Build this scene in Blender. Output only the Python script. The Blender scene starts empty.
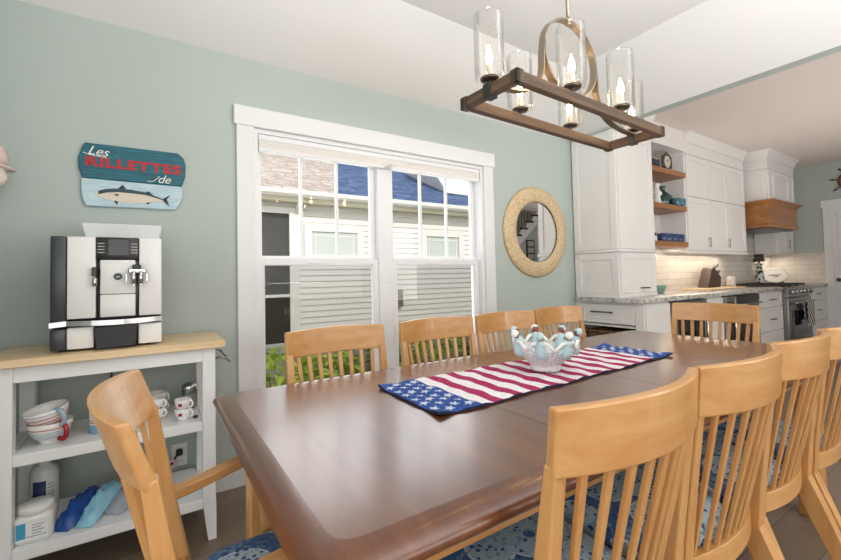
import bpy, bmesh, math, random
from math import pi, sin, cos, radians
from mathutils import Vector, Matrix
random.seed(7)
SC = bpy.context.scene
COL = SC.collection

# ------------------------------------------------------------------ helpers
def lin(h):
    h = h.lstrip('#')
    out = []
    for i in (0, 2, 4):
        c = int(h[i:i+2], 16) / 255
        out.append(c / 12.92 if c <= .04045 else ((c + .055) / 1.055) ** 2.4)
    return (*out, 1)

class MB:
    """collects shapes and links them as one mesh object"""
    def __init__(s):
        s.v, s.f, s.m, s.sm = [], [], [], []
    def add(s, vs, fs, m=0, smooth=False):
        o = len(s.v)
        s.v += [tuple(p) for p in vs]
        for f in fs:
            s.f.append([i + o for i in f]); s.m.append(m); s.sm.append(smooth)
    def from_bm(s, bm, m=0, smooth=False):
        bm.verts.ensure_lookup_table(); bm.verts.index_update()
        s.add([v.co[:] for v in bm.verts], [[v.index for v in f.verts] for f in bm.faces], m, smooth)
        bm.free()
    def box(s, a, b, bev=0.0, m=0, seg=1, mat=None):
        lo = [min(a[i], b[i]) for i in range(3)]; hi = [max(a[i], b[i]) for i in range(3)]
        bm = bmesh.new(); bmesh.ops.create_cube(bm, size=1)
        for v in bm.verts:
            v.co = Vector([(lo[i] + hi[i]) / 2 + v.co[i] * (hi[i] - lo[i]) for i in range(3)])
        if bev > 0:
            bev = min(bev, .49 * min(hi[i] - lo[i] for i in range(3)))
            bmesh.ops.bevel(bm, geom=bm.edges[:], offset=bev, segments=seg, affect='EDGES', profile=.5)
        if mat: bmesh.ops.transform(bm, matrix=mat, verts=bm.verts[:])
        s.from_bm(bm, m, seg > 1)
    def prism(s, pts, axis, a, b, m=0, bev=0, seg=1, smooth=False):
        """pts 2D polygon extruded along axis from a to b"""
        def P(p, t):
            return {'x': (t, p[0], p[1]), 'y': (p[0], t, p[1]), 'z': (p[0], p[1], t)}[axis]
        bm = bmesh.new()
        v0 = [bm.verts.new(P(p, a)) for p in pts]; v1 = [bm.verts.new(P(p, b)) for p in pts]
        n = len(pts)
        bm.faces.new(v0); bm.faces.new(v1[::-1])
        for i in range(n):
            bm.faces.new((v0[i], v1[i], v1[(i+1) % n], v0[(i+1) % n]))
        bmesh.ops.recalc_face_normals(bm, faces=bm.faces[:])
        if bev: bmesh.ops.bevel(bm, geom=bm.edges[:], offset=bev, segments=seg, affect='EDGES', profile=.5)
        s.from_bm(bm, m, smooth)
    def lathe(s, prof, c=(0, 0, 0), n=24, m=0, axis='z', smooth=True, a0=0, a1=2*pi):
        full = abs(a1 - a0 - 2*pi) < 1e-6
        vs, fs = [], []
        k = n if full else n + 1
        for r, z in prof:
            for i in range(k):
                t = a0 + (a1 - a0) * i / n
                p = (r*cos(t), r*sin(t), z)
                if axis == 'y': p = (p[0], -p[2], p[1])
                if axis == 'x': p = (p[2], p[0], p[1])
                vs.append((c[0]+p[0], c[1]+p[1], c[2]+p[2]))
        for j in range(len(prof)-1):
            for i in range(n if full else n):
                i2 = (i+1) % k if full else i+1
                fs.append((j*k+i, j*k+i2, (j+1)*k+i2, (j+1)*k+i))
        s.add(vs, fs, m, smooth)
    def cyl(s, c, r, h, n=20, m=0, axis='z', bev=.0):
        b = min(bev, r*.5, h*.4)
        pr = [(0, 0), (r-b, 0), (r, b), (r, h-b), (r-b, h), (0, h)] if b > 0 else [(0, 0), (r, 0), (r, 0), (r, h), (r, h), (0, h)]
        s.lathe(pr, c, n, m, axis, smooth=b > 0)
    def sphere(s, c, r, m=0, n=16, sc=(1, 1, 1), rot=None):
        bm = bmesh.new(); bmesh.ops.create_uvsphere(bm, u_segments=n, v_segments=max(6, n*2//3), radius=r)
        M = Matrix.Diagonal((*sc, 1))
        if rot: M = rot.to_4x4() @ M
        bmesh.ops.transform(bm, matrix=Matrix.Translation(c) @ M, verts=bm.verts[:])
        s.from_bm(bm, m, True)
    def tube(s, pts, r, n=8, m=0, closed=False, caps=True):
        P = [Vector(p) for p in pts]; N = len(P)
        rr = r if isinstance(r, (list, tuple)) else [r]*N
        T = []
        for i in range(N):
            a = P[(i-1) % N] if closed or i > 0 else P[i]; b = P[(i+1) % N] if closed or i < N-1 else P[i]
            T.append((b-a).normalized())
        u = T[0].orthogonal().normalized(); vs, fs = [], []
        for i in range(N):
            u = (u - T[i]*u.dot(T[i]))
            u = u.normalized() if u.length > 1e-6 else T[i].orthogonal().normalized()
            w = T[i].cross(u)
            for k in range(n):
                t = 2*pi*k/n
                vs.append(P[i] + (u*cos(t) + w*sin(t))*rr[i])
        for i in range(N if closed else N-1):
            j = (i+1) % N
            for k in range(n):
                fs.append((i*n+k, i*n+(k+1) % n, j*n+(k+1) % n, j*n+k))
        if caps and not closed:
            fs.append(tuple(range(n))[::-1]); fs.append(tuple((N-1)*n+k for k in range(n)))
        s.add(vs, fs, m, True)
    def bar(s, pts, side, w, t, m=0, closed=False, smooth=False):
        """rectangular bar swept along pts; side = constant width direction, w width(s), t thickness(es)"""
        P = [Vector(p) for p in pts]; N = len(P); side = Vector(side).normalized()
        ww = w if isinstance(w, (list, tuple)) else [w]*N
        tt = t if isinstance(t, (list, tuple)) else [t]*N
        vs, fs = [], []
        for i in range(N):
            a = P[(i-1) % N] if closed or i > 0 else P[i]; b = P[(i+1) % N] if closed or i < N-1 else P[i]
            T = (b-a).normalized(); nn = T.cross(side).normalized()
            for (p, q) in ((-1, -1), (1, -1), (1, 1), (-1, 1)):
                vs.append(P[i] + side*(p*ww[i]/2) + nn*(q*tt[i]/2))
        for i in range(N if closed else N-1):
            j = (i+1) % N
            for k in range(4):
                fs.append((i*4+k, i*4+(k+1) % 4, j*4+(k+1) % 4, j*4+k))
        if not closed:
            fs.append((3, 2, 1, 0)); fs.append(tuple((N-1)*4+k for k in range(4)))
        s.add(vs, fs, m, smooth)
    def xform(s, M):
        s.v = [tuple(M @ Vector(p)) for p in s.v]; return s
    def build(s, name, mats, parent=None, bevel=0, recalc=True, seg=2):
        me = bpy.data.meshes.new(name)
        off = Vector(parent['_o']) if parent is not None and '_o' in parent.keys() else Vector((0, 0, 0))
        me.from_pydata([tuple(Vector(p) - off) for p in s.v], [], s.f)
        if not isinstance(mats, (list, tuple)): mats = [mats]
        for q in mats: me.materials.append(q)
        me.polygons.foreach_set('material_index', s.m)
        me.polygons.foreach_set('use_smooth', s.sm)
        if recalc:
            bm = bmesh.new(); bm.from_mesh(me); bmesh.ops.recalc_face_normals(bm, faces=bm.faces[:]); bm.to_mesh(me); bm.free()
        me.update()
        o = bpy.data.objects.new(name, me); COL.objects.link(o)
        if parent is not None:
            o.parent = parent
            o['_o'] = tuple(off)
        if bevel:
            md = o.modifiers.new('edge', 'BEVEL'); md.width = bevel; md.segments = seg; md.limit_method = 'ANGLE'; md.angle_limit = radians(40)
        return o

def tag(o, label=None, cat=None, group=None, kind=None):
    if label: o['label'] = label
    if cat: o['category'] = cat
    if group: o['group'] = group
    if kind: o['kind'] = kind
    return o
def thing(name, loc, label, cat, group=None, rz=0):
    o = bpy.data.objects.new(name, None); COL.objects.link(o)
    o.location = loc; o.rotation_euler = (0, 0, rz); o.empty_display_size = .05
    o['_o'] = tuple(loc)
    return tag(o, label, cat, group)
def struct(mb, name, mats, parent=None, **k):
    o = mb.build(name, mats, parent, **k)
    if parent is None: o['kind'] = 'structure'
    return o
def single(mb, name, mats, label, cat, group=None, **k):
    """a thing that is one mesh; origin moved to its base"""
    lo = [min(p[i] for p in mb.v) for i in range(3)]; hi = [max(p[i] for p in mb.v) for i in range(3)]
    c = Vector(((lo[0]+hi[0])/2, (lo[1]+hi[1])/2, lo[2]))
    mb.v = [tuple(Vector(p)-c) for p in mb.v]
    o = mb.build(name, mats, None, **k); o.location = c; o['_o'] = tuple(c)
    return tag(o, label, cat, group)
def copy_tree(o, parent=None):
    c = o.copy(); COL.objects.link(c)
    if parent is not None: c.parent = parent
    for ch in list(o.children): copy_tree(ch, c)
    return c
def text_mb(body, size, extrude=.0006, shear=0, space=1.0, bold=0.0):
    """lettering as mesh in the x-z plane facing -y, centred"""
    cu = bpy.data.curves.new('lettering', 'FONT'); cu.body = body; cu.size = size; cu.extrude = extrude
    cu.shear = shear; cu.space_character = space; cu.align_x = 'CENTER'; cu.align_y = 'CENTER'; cu.offset = bold
    cu.resolution_u = 3
    o = bpy.data.objects.new('lettering', cu); COL.objects.link(o)
    dg = bpy.context.evaluated_depsgraph_get()
    me = bpy.data.meshes.new_from_object(o.evaluated_get(dg))
    mb = MB(); mb.add([(v.co.x, -v.co.z, v.co.y) for v in me.vertices], [list(p.vertices) for p in me.polygons])
    bpy.data.objects.remove(o); bpy.data.curves.remove(cu); bpy.data.meshes.remove(me)
    return mb

# ------------------------------------------------------------------ materials
def mat(name, col, rough=.5, metal=0, spec=.5, coat=0, emit=None, es=0):
    m = bpy.data.materials.new(name); m.use_nodes = True
    b = m.node_tree.nodes['Principled BSDF']
    b.inputs['Base Color'].default_value = lin(col) if isinstance(col, str) else (*col, 1)
    b.inputs['Roughness'].default_value = rough; b.inputs['Metallic'].default_value = metal
    b.inputs['Specular IOR Level'].default_value = spec
    if coat: b.inputs['Coat Weight'].default_value = coat; b.inputs['Coat Roughness'].default_value = .1
    if emit: b.inputs['Emission Color'].default_value = lin(emit); b.inputs['Emission Strength'].default_value = es
    return m
def nodes(m): return m.node_tree.nodes, m.node_tree.links, m.node_tree.nodes['Principled BSDF']
def coord(m, scale=(1, 1, 1), rot=(0, 0, 0), kind='Object'):
    N, L, b = nodes(m)
    tc = N.new('ShaderNodeTexCoord'); mp = N.new('ShaderNodeMapping')
    mp.inputs['Scale'].default_value = scale; mp.inputs['Rotation'].default_value = rot
    L.new(tc.outputs[kind], mp.inputs['Vector']); return mp.outputs['Vector']
def ramp(m, fac, stops, interp='LINEAR'):
    N, L, b = nodes(m)
    r = N.new('ShaderNodeValToRGB'); r.color_ramp.interpolation = interp
    e = r.color_ramp.elements
    while len(e) < len(stops): e.new(.5)
    for i, (p, c) in enumerate(stops):
        e[i].position = p; e[i].color = lin(c) if isinstance(c, str) else (c if len(c) == 4 else (*c, 1))
    L.new(fac, r.inputs['Fac']); return r.outputs['Color']
def noise(m, vec, scale, detail=4, dist=0, rough=.5):
    N, L, b = nodes(m)
    n = N.new('ShaderNodeTexNoise'); n.inputs['Scale'].default_value = scale; n.inputs['Detail'].default_value = detail
    n.inputs['Distortion'].default_value = dist; n.inputs['Roughness'].default_value = rough
    L.new(vec, n.inputs['Vector']); return n.outputs['Fac']
def bump(m, h, strength=.2, dist=.002):
    N, L, b = nodes(m)
    n = N.new('ShaderNodeBump'); n.inputs['Strength'].default_value = strength; n.inputs['Distance'].default_value = dist
    L.new(h, n.inputs['Height']); L.new(n.outputs['Normal'], b.inputs['Normal'])
def base(m, c): m.node_tree.links.new(c, nodes(m)[2].inputs['Base Color'])
def mathn(m, op, a, b_=None, clamp=False):
    N, L, b = nodes(m)
    n = N.new('ShaderNodeMath'); n.operation = op; n.use_clamp = clamp
    for i, q in enumerate((a, b_)):
        if q is None: continue
        if isinstance(q, (int, float)): n.inputs[i].default_value = q
        else: L.new(q, n.inputs[i])
    return n.outputs[0]
def mixc(m, f, a, b_):
    N, L, b = nodes(m)
    n = N.new('ShaderNodeMix'); n.data_type = 'RGBA'
    for k, q in (('Factor', f), ('A', a), ('B', b_)):
        s = [i for i in n.inputs if i.name == k and i.enabled][0]
        if isinstance(q, (int, float)): s.default_value = q
        elif isinstance(q, str): s.default_value = lin(q)
        else: L.new(q, s)
    return [o for o in n.outputs if o.enabled][0]
def sep(m, vec):
    N, L, b = nodes(m)
    n = N.new('ShaderNodeSeparateXYZ'); L.new(vec, n.inputs[0]); return n.outputs

def wood(name, cols, axis='z', scale=1.0, rough=.4, coat=0, fine=1.0, kind='Object', bmp=.08):
    m = mat(name, cols[1], rough, coat=coat)
    sc = [26*scale, 26*scale, 26*scale]; sc['xyz'.index(axis)] = 1.6*scale
    v = coord(m, sc, kind=kind)
    n1 = noise(m, v, 1.0, 5, .5); 
    sc2 = [150*scale*fine]*3; sc2['xyz'.index(axis)] = 5*scale
    n2 = noise(m, coord(m, sc2, kind=kind), 1.0, 3, .3)
    f = mathn(m, 'ADD', mathn(m, 'MULTIPLY', n1, .75), mathn(m, 'MULTIPLY', n2, .25))
    base(m, ramp(m, f, [(.3, cols[0]), (.5, cols[1]), (.72, cols[2])]))
    bump(m, f, bmp, .001)
    return m

MAPLE = ('#b47c45', '#be8c54', '#c79a63')
maple_z = wood('maple_upright', MAPLE, 'z', 1, .36, coat=.25)
maple_x = wood('maple_crosswise', MAPLE, 'x', 1, .34, coat=.25)
maple_y = wood('maple_lengthwise', MAPLE, 'y', 1, .38)
DARK = ('#48220d', '#5c2f14', '#70401e')
walnut = wood('dark_table_top', DARK, 'y', .55, .30, fine=1.4, bmp=.06)
_b = walnut.node_tree.nodes['Principled BSDF']; _b.inputs['Coat Weight'].default_value = 1; _b.inputs['Coat Roughness'].default_value = .20; _b.inputs['Coat IOR'].default_value = 1.55; _b.inputs['Specular IOR Level'].default_value = .3
butcher = wood('pale_butcher_block', ('#d9b78a', '#e3c79d', '#ecd6b2'), 'x', .8, .4)
cherry = wood('cherry_shelf', ('#7d4f2f', '#996640', '#ad7a50'), 'x', .8, .42)
cherry_y = wood('cherry_hood', ('#85552c', '#a06a3a', '#b37c4a'), 'x', .5, .4)
rustic = wood('weathered_beam_wood', ('#33251b', '#523d2b', '#75593f'), 'x', 1.3, .6, bmp=.4)
rustic_y = wood('weathered_beam_wood_short', ('#33251b', '#523d2b', '#75593f'), 'y', 1.3, .6, bmp=.4)
blockwood = wood('dark_block_wood', ('#2e2118', '#463327', '#5b4534'), 'x', 1, .5)

wallgreen = mat('sage_wall_paint', '#b2bcb7', .6, spec=.25)
_n = noise(wallgreen, coord(wallgreen), 90, 3); bump(wallgreen, _n, .06, .001)
kwall = mat('kitchen_sage_paint', '#b3bab4', .6, spec=.25)
ceilw = mat('ceiling_paint', '#dfdedc', .85, spec=.1)
kceil = mat('kitchen_ceiling_paint', '#e6dbd4', .85, spec=.1)
white = mat('white_trim_paint', '#e2e3e3', .38, spec=.4)
cabw = mat('white_cabinet_paint', '#e9e6e3', .4, spec=.4)
cartw = mat('white_cart_lacquer', '#eceeef', .4, spec=.4)
vinyl = mat('window_vinyl', '#e6e7e8', .35)
shade = mat('pleated_shade_fabric', '#e9e6e1', .8)
chrome = mat('polished_chrome', '#b9b9b9', .15, metal=1)
steel = mat('brushed_steel', '#9a9794', .35, metal=1)
darksteel = mat('dark_steel', '#6b6663', .35, metal=1)
blackp = mat('black_plastic', '#17181a', .3)
blackm = mat('black_iron', '#1d1b1a', .5)
bronze = mat('antique_bronze', '#5b5046', .4, metal=.8)
nickel = mat('warm_brushed_nickel', '#9a8e7d', .4, metal=.85)
pewter = mat('dark_pewter_pull', '#5c544c', .4, metal=.8)
porcelain = mat('white_porcelain', '#eeedea', .2)
smoked = mat('smoked_glass_front', '#1b1c1f', .08)
silver = mat('silver_plastic', '#c9c9c8', .35, metal=.25)

# floor planks
floorm = mat('floor_planks', '#75655a', .4)
_v = coord(floorm, (1, 1, 1))
N_, L_, B_ = nodes(floorm)
_bt = N_.new('ShaderNodeTexBrick'); L_.new(_v, _bt.inputs['Vector'])
_bt.inputs['Scale'].default_value = 1; _bt.inputs['Brick Width'].default_value = 1.2; _bt.inputs['Row Height'].default_value = .18
_bt.inputs['Mortar Size'].default_value = .0025; _bt.offset = .37
_bt.inputs['Color1'].default_value = lin('#76645600'[:7]); _bt.inputs['Color2'].default_value = lin('#877567'); _bt.inputs['Mortar'].default_value = lin('#4a3f38')
_g = noise(floorm, coord(floorm, (2, 40, 40)), 1, 5, .6)
base(floorm, mixc(floorm, mathn(floorm, 'MULTIPLY', _g, .55), _bt.outputs['Color'], '#75634f'))

# blue print seat fabric
fabric = mat('blue_print_fabric', '#4a6fa8', .85, spec=.2)
_v = coord(fabric, (1, 1, 1))
N_, L_, B_ = nodes(fabric)
def voro(m, vec, scale, feature='F1', rnd=1):
    N, L, b = nodes(m)
    n = N.new('ShaderNodeTexVoronoi'); n.feature = feature; n.inputs['Scale'].default_value = scale; n.inputs['Randomness'].default_value = rnd
    L.new(vec, n.inputs['Vector']); return n
_v1 = voro(fabric, _v, 7, rnd=.75); _v2 = voro(fabric, _v, 48); _v3 = noise(fabric, _v, 38, 3, 1.5)
_c = ramp(fabric, _v1.outputs['Distance'], [(0, '#4f6e9b'), (.10, '#4f6e9b'), (.11, '#b0c4cf'), (.56, '#b3c6ce'), (.58, '#dfe7e8'), (.61, '#4d6d9a'), (1, '#466490')], 'CONSTANT')
_c = mixc(fabric, ramp(fabric, _v3, [(.0, (0, 0, 0)), (.56, (1, 1, 1)), (.64, (0, 0, 0))], 'CONSTANT'), _c, '#7d9db8')
_c = mixc(fabric, ramp(fabric, _v2.outputs['Distance'], [(0, (1, 1, 1)), (.26, (0, 0, 0))], 'CONSTANT'), _c, '#3a558c')
base(fabric, _c)
bump(fabric, noise(fabric, _v, 600, 2), .2, .001)

# clear glass: mostly see-through with a mirror-like sheen
def clear(name, tint=(1, 1, 1), ior=1.45, rough=.0, gain=1.0, seeds=0):
    m = bpy.data.materials.new(name); m.use_nodes = True
    N, L = m.node_tree.nodes, m.node_tree.links
    N.remove(N['Principled BSDF']); out = N['Material Output']
    t = N.new('ShaderNodeBsdfTransparent'); t.inputs[0].default_value = (*tint, 1)
    g = N.new('ShaderNodeBsdfGlossy'); g.inputs['Roughness'].default_value = rough
    fr = N.new('ShaderNodeFresnel'); fr.inputs[0].default_value = ior
    mx = N.new('ShaderNodeMixShader')
    fac = fr.outputs[0]
    if gain != 1:
        mm = N.new('ShaderNodeMath'); mm.operation = 'MULTIPLY'; mm.use_clamp = True; mm.inputs[1].default_value = gain
        L.new(fac, mm.inputs[0]); fac = mm.outputs[0]
    L.new(fac, mx.inputs[0]); L.new(t.outputs[0], mx.inputs[1]); L.new(g.outputs[0], mx.inputs[2])
    res = mx.outputs[0]
    if seeds:        # tiny air bubbles caught in the glass
        tc = N.new('ShaderNodeTexCoord'); vo = N.new('ShaderNodeTexVoronoi'); vo.inputs['Scale'].default_value = seeds
        L.new(tc.outputs['Object'], vo.inputs['Vector'])
        cr = N.new('ShaderNodeValToRGB'); cr.color_ramp.elements[0].position = .10; cr.color_ramp.elements[1].position = .24
        cr.color_ramp.elements[0].color = (.16, .16, .16, 1); cr.color_ramp.elements[1].color = (0, 0, 0, 1)
        L.new(vo.outputs['Distance'], cr.inputs[0])
        df = N.new('ShaderNodeBsdfTranslucent'); df.inputs[0].default_value = (.95, .95, .94, 1)
        m2 = N.new('ShaderNodeMixShader'); L.new(cr.outputs[0], m2.inputs[0]); L.new(res, m2.inputs[1]); L.new(df.outputs[0], m2.inputs[2]); res = m2.outputs[0]
    L.new(res, out.inputs[0])
    return m
paneglass = clear('window_glass', gain=.35)
seedglass = clear('seeded_glass', (.995, .995, .99), 1.45, .03, .5, 85)
screenm = clear('insect_screen', (.74, .74, .74), 1.0, .5, 0)
jarglass = clear('jar_glass', (.93, .95, .96), 1.5, .02, 1.5)
# ------------------------------------------------------------------ the room shell
YW = 2.51            # window wall
b = MB(); b.box((-4, -4, -.08), (8.7, 2.66, 0)); struct(b, 'floor', floorm)
b = MB()
b.box((-.7, YW, 0), (.48, 2.66, 2.8)); b.box((2.25, YW, 0), (8.7, 2.66, 2.8))
b.box((.48, YW, 0), (2.25, 2.66, .40)); b.box((.48, YW, 2.035), (2.25, 2.66, 2.8))
struct(b, 'wall_back', wallgreen)
b = MB(); b.box((-.7, 1.5, 0), (-.6, YW, 2.76)); struct(b, 'wall_left', wallgreen)
b = MB(); b.box((8.46, -1.2, 0), (8.6, YW, 2.72)); struct(b, 'wall_right', kwall)
b = MB(); b.box((-4, -4.1, 0), (8.7, -4, 2.84)); struct(b, 'wall_rear', wallgreen)
b = MB(); b.box((3.36, -4, 2.44), (3.455, 1.98, 2.80)); b.box((3.36, 1.98, 2.42), (3.395, YW, 2.80)); struct(b, 'wall_header', wallgreen)
# ceiling: tray with sloping sides over the dining room, flat over the kitchen
zt, yt, xt = 2.76, 2.01, 2.775
b = MB()
vs = [(-4, -4, zt), (xt, -4, zt), (xt, yt, zt), (-4, yt, zt), (-4, YW, 2.44), (3.36, YW, 2.44), (3.36, -4, 2.44)]
fs = [(0, 1, 2, 3), (3, 2, 5, 4), (1, 6, 5, 2)]
b.add(vs + [(x, y, z+.12) for x, y, z in vs], fs + [tuple(i+7 for i in f)[::-1] for f in fs])
b.box((3.395, -4, 2.72), (8.7, YW, 2.84), m=1)
struct(b, 'ceiling', [ceilw, kceil], recalc=False)
b = MB(); b.box((-.6, YW-.016, 0), (3.36, YW, .105), .004); b.box((-.6, 1.5, 0), (-.585, YW-.016, .105), .004)
struct(b, 'baseboard_back', white)

# glazed kitchen backsplash
tile = mat('glazed_subway_tile', '#dfd8cf', .12)
_v = coord(tile, (1, 1, 1)); N_, L_, B_ = nodes(tile)
_s = sep(tile, _v); _cb = N_.new('ShaderNodeCombineXYZ')
L_.new(mathn(tile, 'ADD', _s[0], _s[1]), _cb.inputs[0]); L_.new(_s[2], _cb.inputs[1])
_bt = N_.new('ShaderNodeTexBrick'); L_.new(_cb.outputs[0], _bt.inputs['Vector'])
_bt.inputs['Scale'].default_value = 1; _bt.inputs['Brick Width'].default_value = .30; _bt.inputs['Row Height'].default_value = .075
_bt.inputs['Mortar Size'].default_value = .003; _bt.inputs['Mortar Smooth'].default_value = .3
_bt.inputs['Color1'].default_value = lin('#e2dbd1'); _bt.inputs['Color2'].default_value = lin('#d6cec4'); _bt.inputs['Mortar'].default_value = lin('#b9b2aa')
base(tile, _bt.outputs['Color'])
_h = mathn(tile, 'SUBTRACT', mathn(tile, 'MULTIPLY', noise(tile, _v, 14, 2), .8), _bt.outputs['Fac'])
bump(tile, _h, .5, .004)
b = MB(); b.box((4.022, YW-.012, .92), (8.448, YW, 1.62)); b.box((8.448, 1.83, .92), (8.46, YW, 1.38)); struct(b, 'wall_backsplash', tile)

# ------------------------------------------------------------------ the double window
w = MB()   # casing
w.box((.386, YW-.022, .34), (.482, YW, 2.04), .003); w.box((2.248, YW-.022, .34), (2.35, YW, 2.04), .003)
w.box((.372, YW-.030, 2.035), (2.364, YW, 2.148), .004)
w.box((.386, YW-.020, .30), (2.35, YW, .375), .003)
win = struct(w, 'window_1', white)
w = MB(); w.box((.36, YW-.05, .375), (2.376, 2.60, .405), .006, seg=2); struct(w, 'window_sill', white, win)
w = MB()
w.box((.48, YW, .405), (.505, 2.66, 2.035)); w.box((2.225, YW, .405), (2.25, 2.66, 2.035)); w.box((.505, YW, 2.01), (2.225, 2.66, 2.035))
w.box((1.305, 2.545, .405), (1.415, 2.66, 2.01), .004)
struct(w, 'window_jamb', vinyl, win)
for (x0, x1) in ((.505, 1.305), (1.415, 2.225)):
    lo = MB()    # lower sash, inner track
    for a, c in (((x0, .405), (x0+.042, 1.275)), ((x1-.042, .405), (x1, 1.275)), ((x0+.042, .405), (x1-.042, .46)), ((x0+.042, 1.232), (x1-.042, 1.275))):
        lo.box((a[0], 2.555, a[1]), (c[0], 2.588, c[1]), .003)
    lo.box(((x0+x1)/2-.09, 2.545, 1.243), ((x0+x1)/2-.01, 2.557, 1.250), 0)
    s1 = struct(lo, 'window_sash', vinyl, win)
    g = MB(); g.box((x0+.042, 2.569, .46), (x1-.042, 2.573, 1.232)); struct(g, 'window_pane', paneglass, s1)
    g = MB(); g.box((x0+.02, 2.632, .42), (x1-.02, 2.634, 1.268)); struct(g, 'window_screen', screenm, win)
    up = MB()    # upper sash, outer track, with two upright muntins
    for a, c in (((x0, 1.262), (x0+.036, 2.01)), ((x1-.036, 1.262), (x1, 2.01)), ((x0+.036, 1.262), (x1-.036, 1.292)), ((x0+.036, 1.97), (x1-.036, 2.01))):
        up.box((a[0], 2.594, a[1]), (c[0], 2.627, c[1]), .003)
    for t in (1/3, 2/3):
        xm = x0 + .036 + (x1-x0-.072)*t
        up.box((xm-.009, 2.600, 1.292), (xm+.009, 2.621, 1.97))
    s2 = struct(up, 'window_sash', vinyl, win)
    g = MB(); g.box((x0+.036, 2.608, 1.292), (x1-.036, 2.612, 1.97)); struct(g, 'window_pane', paneglass, s2)
# raised pleated shade, stacked under the head
sh = thing('window_shade', (1.365, 2.53, 1.905), 'white pleated shade raised to the top of the double window', 'window shade')
q = MB(); q.box((.508, 2.512, 1.975), (2.222, 2.552, 2.008), .004); q.build('head_rail', vinyl, sh)
q = MB()
for k in range(7):
    q.box((.512, 2.514+.003*(k % 2), 1.926+k*.007), (2.218, 2.548-.003*(k % 2), 1.9325+k*.007), .0015)
q.build('pleat_stack', shade, sh)
q = MB(); q.box((.510, 2.512, 1.908), (2.220, 2.552, 1.926), .004); q.box((1.34, 2.405, 1.908), (1.39, 2.513, 1.915), .002); q.build('bottom_rail', vinyl, sh)

# ------------------------------------------------------------------ outside: ground, neighbour house, plants
mulch = mat('garden_mulch', '#6d5a4c', .95)
_n1 = noise(mulch, coord(mulch), 14, 5); base(mulch, ramp(mulch, _n1, [(.3, '#5c4a3e'), (.48, '#97836f'), (.60, '#c0ae98'), (.75, '#dccdb8')]))
bump(mulch, _n1, .6, .02)
b = MB(); b.box((-8, 2.66, -.35), (16, 14, -.22)); struct(b, 'ground', mulch)
siding = mat('white_lap_siding', '#ece8e4', .55)
yfasc = mat('cream_fascia', '#eee9d2', .55)
housewhite = mat('outdoor_white_trim', '#f1efe9', .5)
tanroof = mat('tan_shingles', '#c9b7a4', .9)
blueroof = mat('blue_shingles', '#3d5f98', .9)
def shingles(m, c):
    v = coord(m, (1, 1, 1)); N, L, bb = nodes(m)
    bt = N.new('ShaderNodeTexBrick'); L.new(v, bt.inputs['Vector']); bt.inputs['Scale'].default_value = 1
    bt.inputs['Brick Width'].default_value = .34; bt.inputs['Row Height'].default_value = .17; bt.inputs['Mortar Size'].default_value = .012
    for k, cc in zip(('Color1', 'Color2', 'Mortar'), c): bt.inputs[k].default_value = lin(cc)
    n = noise(m, coord(m, (5, 22, 22)), 1, 3)
    base(m, mixc(m, ramp(m, n, [(.44, (0, 0, 0)), (.56, (1, 1, 1))]), bt.outputs['Color'], c[3]))
shingles(tanroof, ('#c6bab2', '#b5a8a0', '#93867e', '#9f928a')); shingles(blueroof, ('#526c96', '#3f5881', '#283b5f', '#2e436a'))
housedark = mat('dark_house_glass', '#37342e', .25)
houseblind = mat('pale_window_blind', '#ccd3cf', .5)
YH = 6.0
house = thing('neighbor_house', (3, YH, -.22), 'white sided neighboring house seen through the double window', 'house')
q = MB()
pr = [(YH+.2, .06)]
z = .06; ex = .088
while z < 2.27:
    pr += [(YH-.018, z), (YH, z+ex)]; z += ex
pr += [(YH+.2, z)]
q.prism(pr, 'x', -5, 13); q.build('siding_wall', siding, house)
q = MB(); q.box((-5, YH-.01, -.3), (13, YH+.2, .06)); q.build('foundation', mat('foundation_block', '#cfcabf', .9), house)
q = MB(); q.box((-5, 5.8, 2.26), (13, YH, 2.285)); q.box((-5, 5.78, 2.25), (13, 5.80, 2.395), .004)
q.build('soffit', yfasc, house)
q = MB()
q.prism([(5.66, 2.396), (5.665, 2.34), (5.70, 2.305), (5.778, 2.305), (5.778, 2.40), (5.76, 2.40)], 'x', -5, 13); q.build('gutter', housewhite, house)
slope = .62
def roofslab(pts, mt, lift=0):
    q = MB(); n = len(pts)
    P = [(x, y, 2.40 + (y-5.70)*slope + lift) for x, y in pts]
    q.add(P + [(x, y, zz-.10) for x, y, zz in P], [tuple(range(n)), tuple(range(n, 2*n))[::-1]] + [(i, n+i, n+(i+1) % n, (i+1) % n) for i in range(n)])
    return q.build('roof', mt, house)
roofslab([(-5, 5.70), (2.25, 5.70), (3.75, 9.4), (-5, 9.4)], tanroof)
roofslab([(2.25, 5.70), (13, 5.70), (13, 9.4), (3.75, 9.4)], blueroof)
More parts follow.
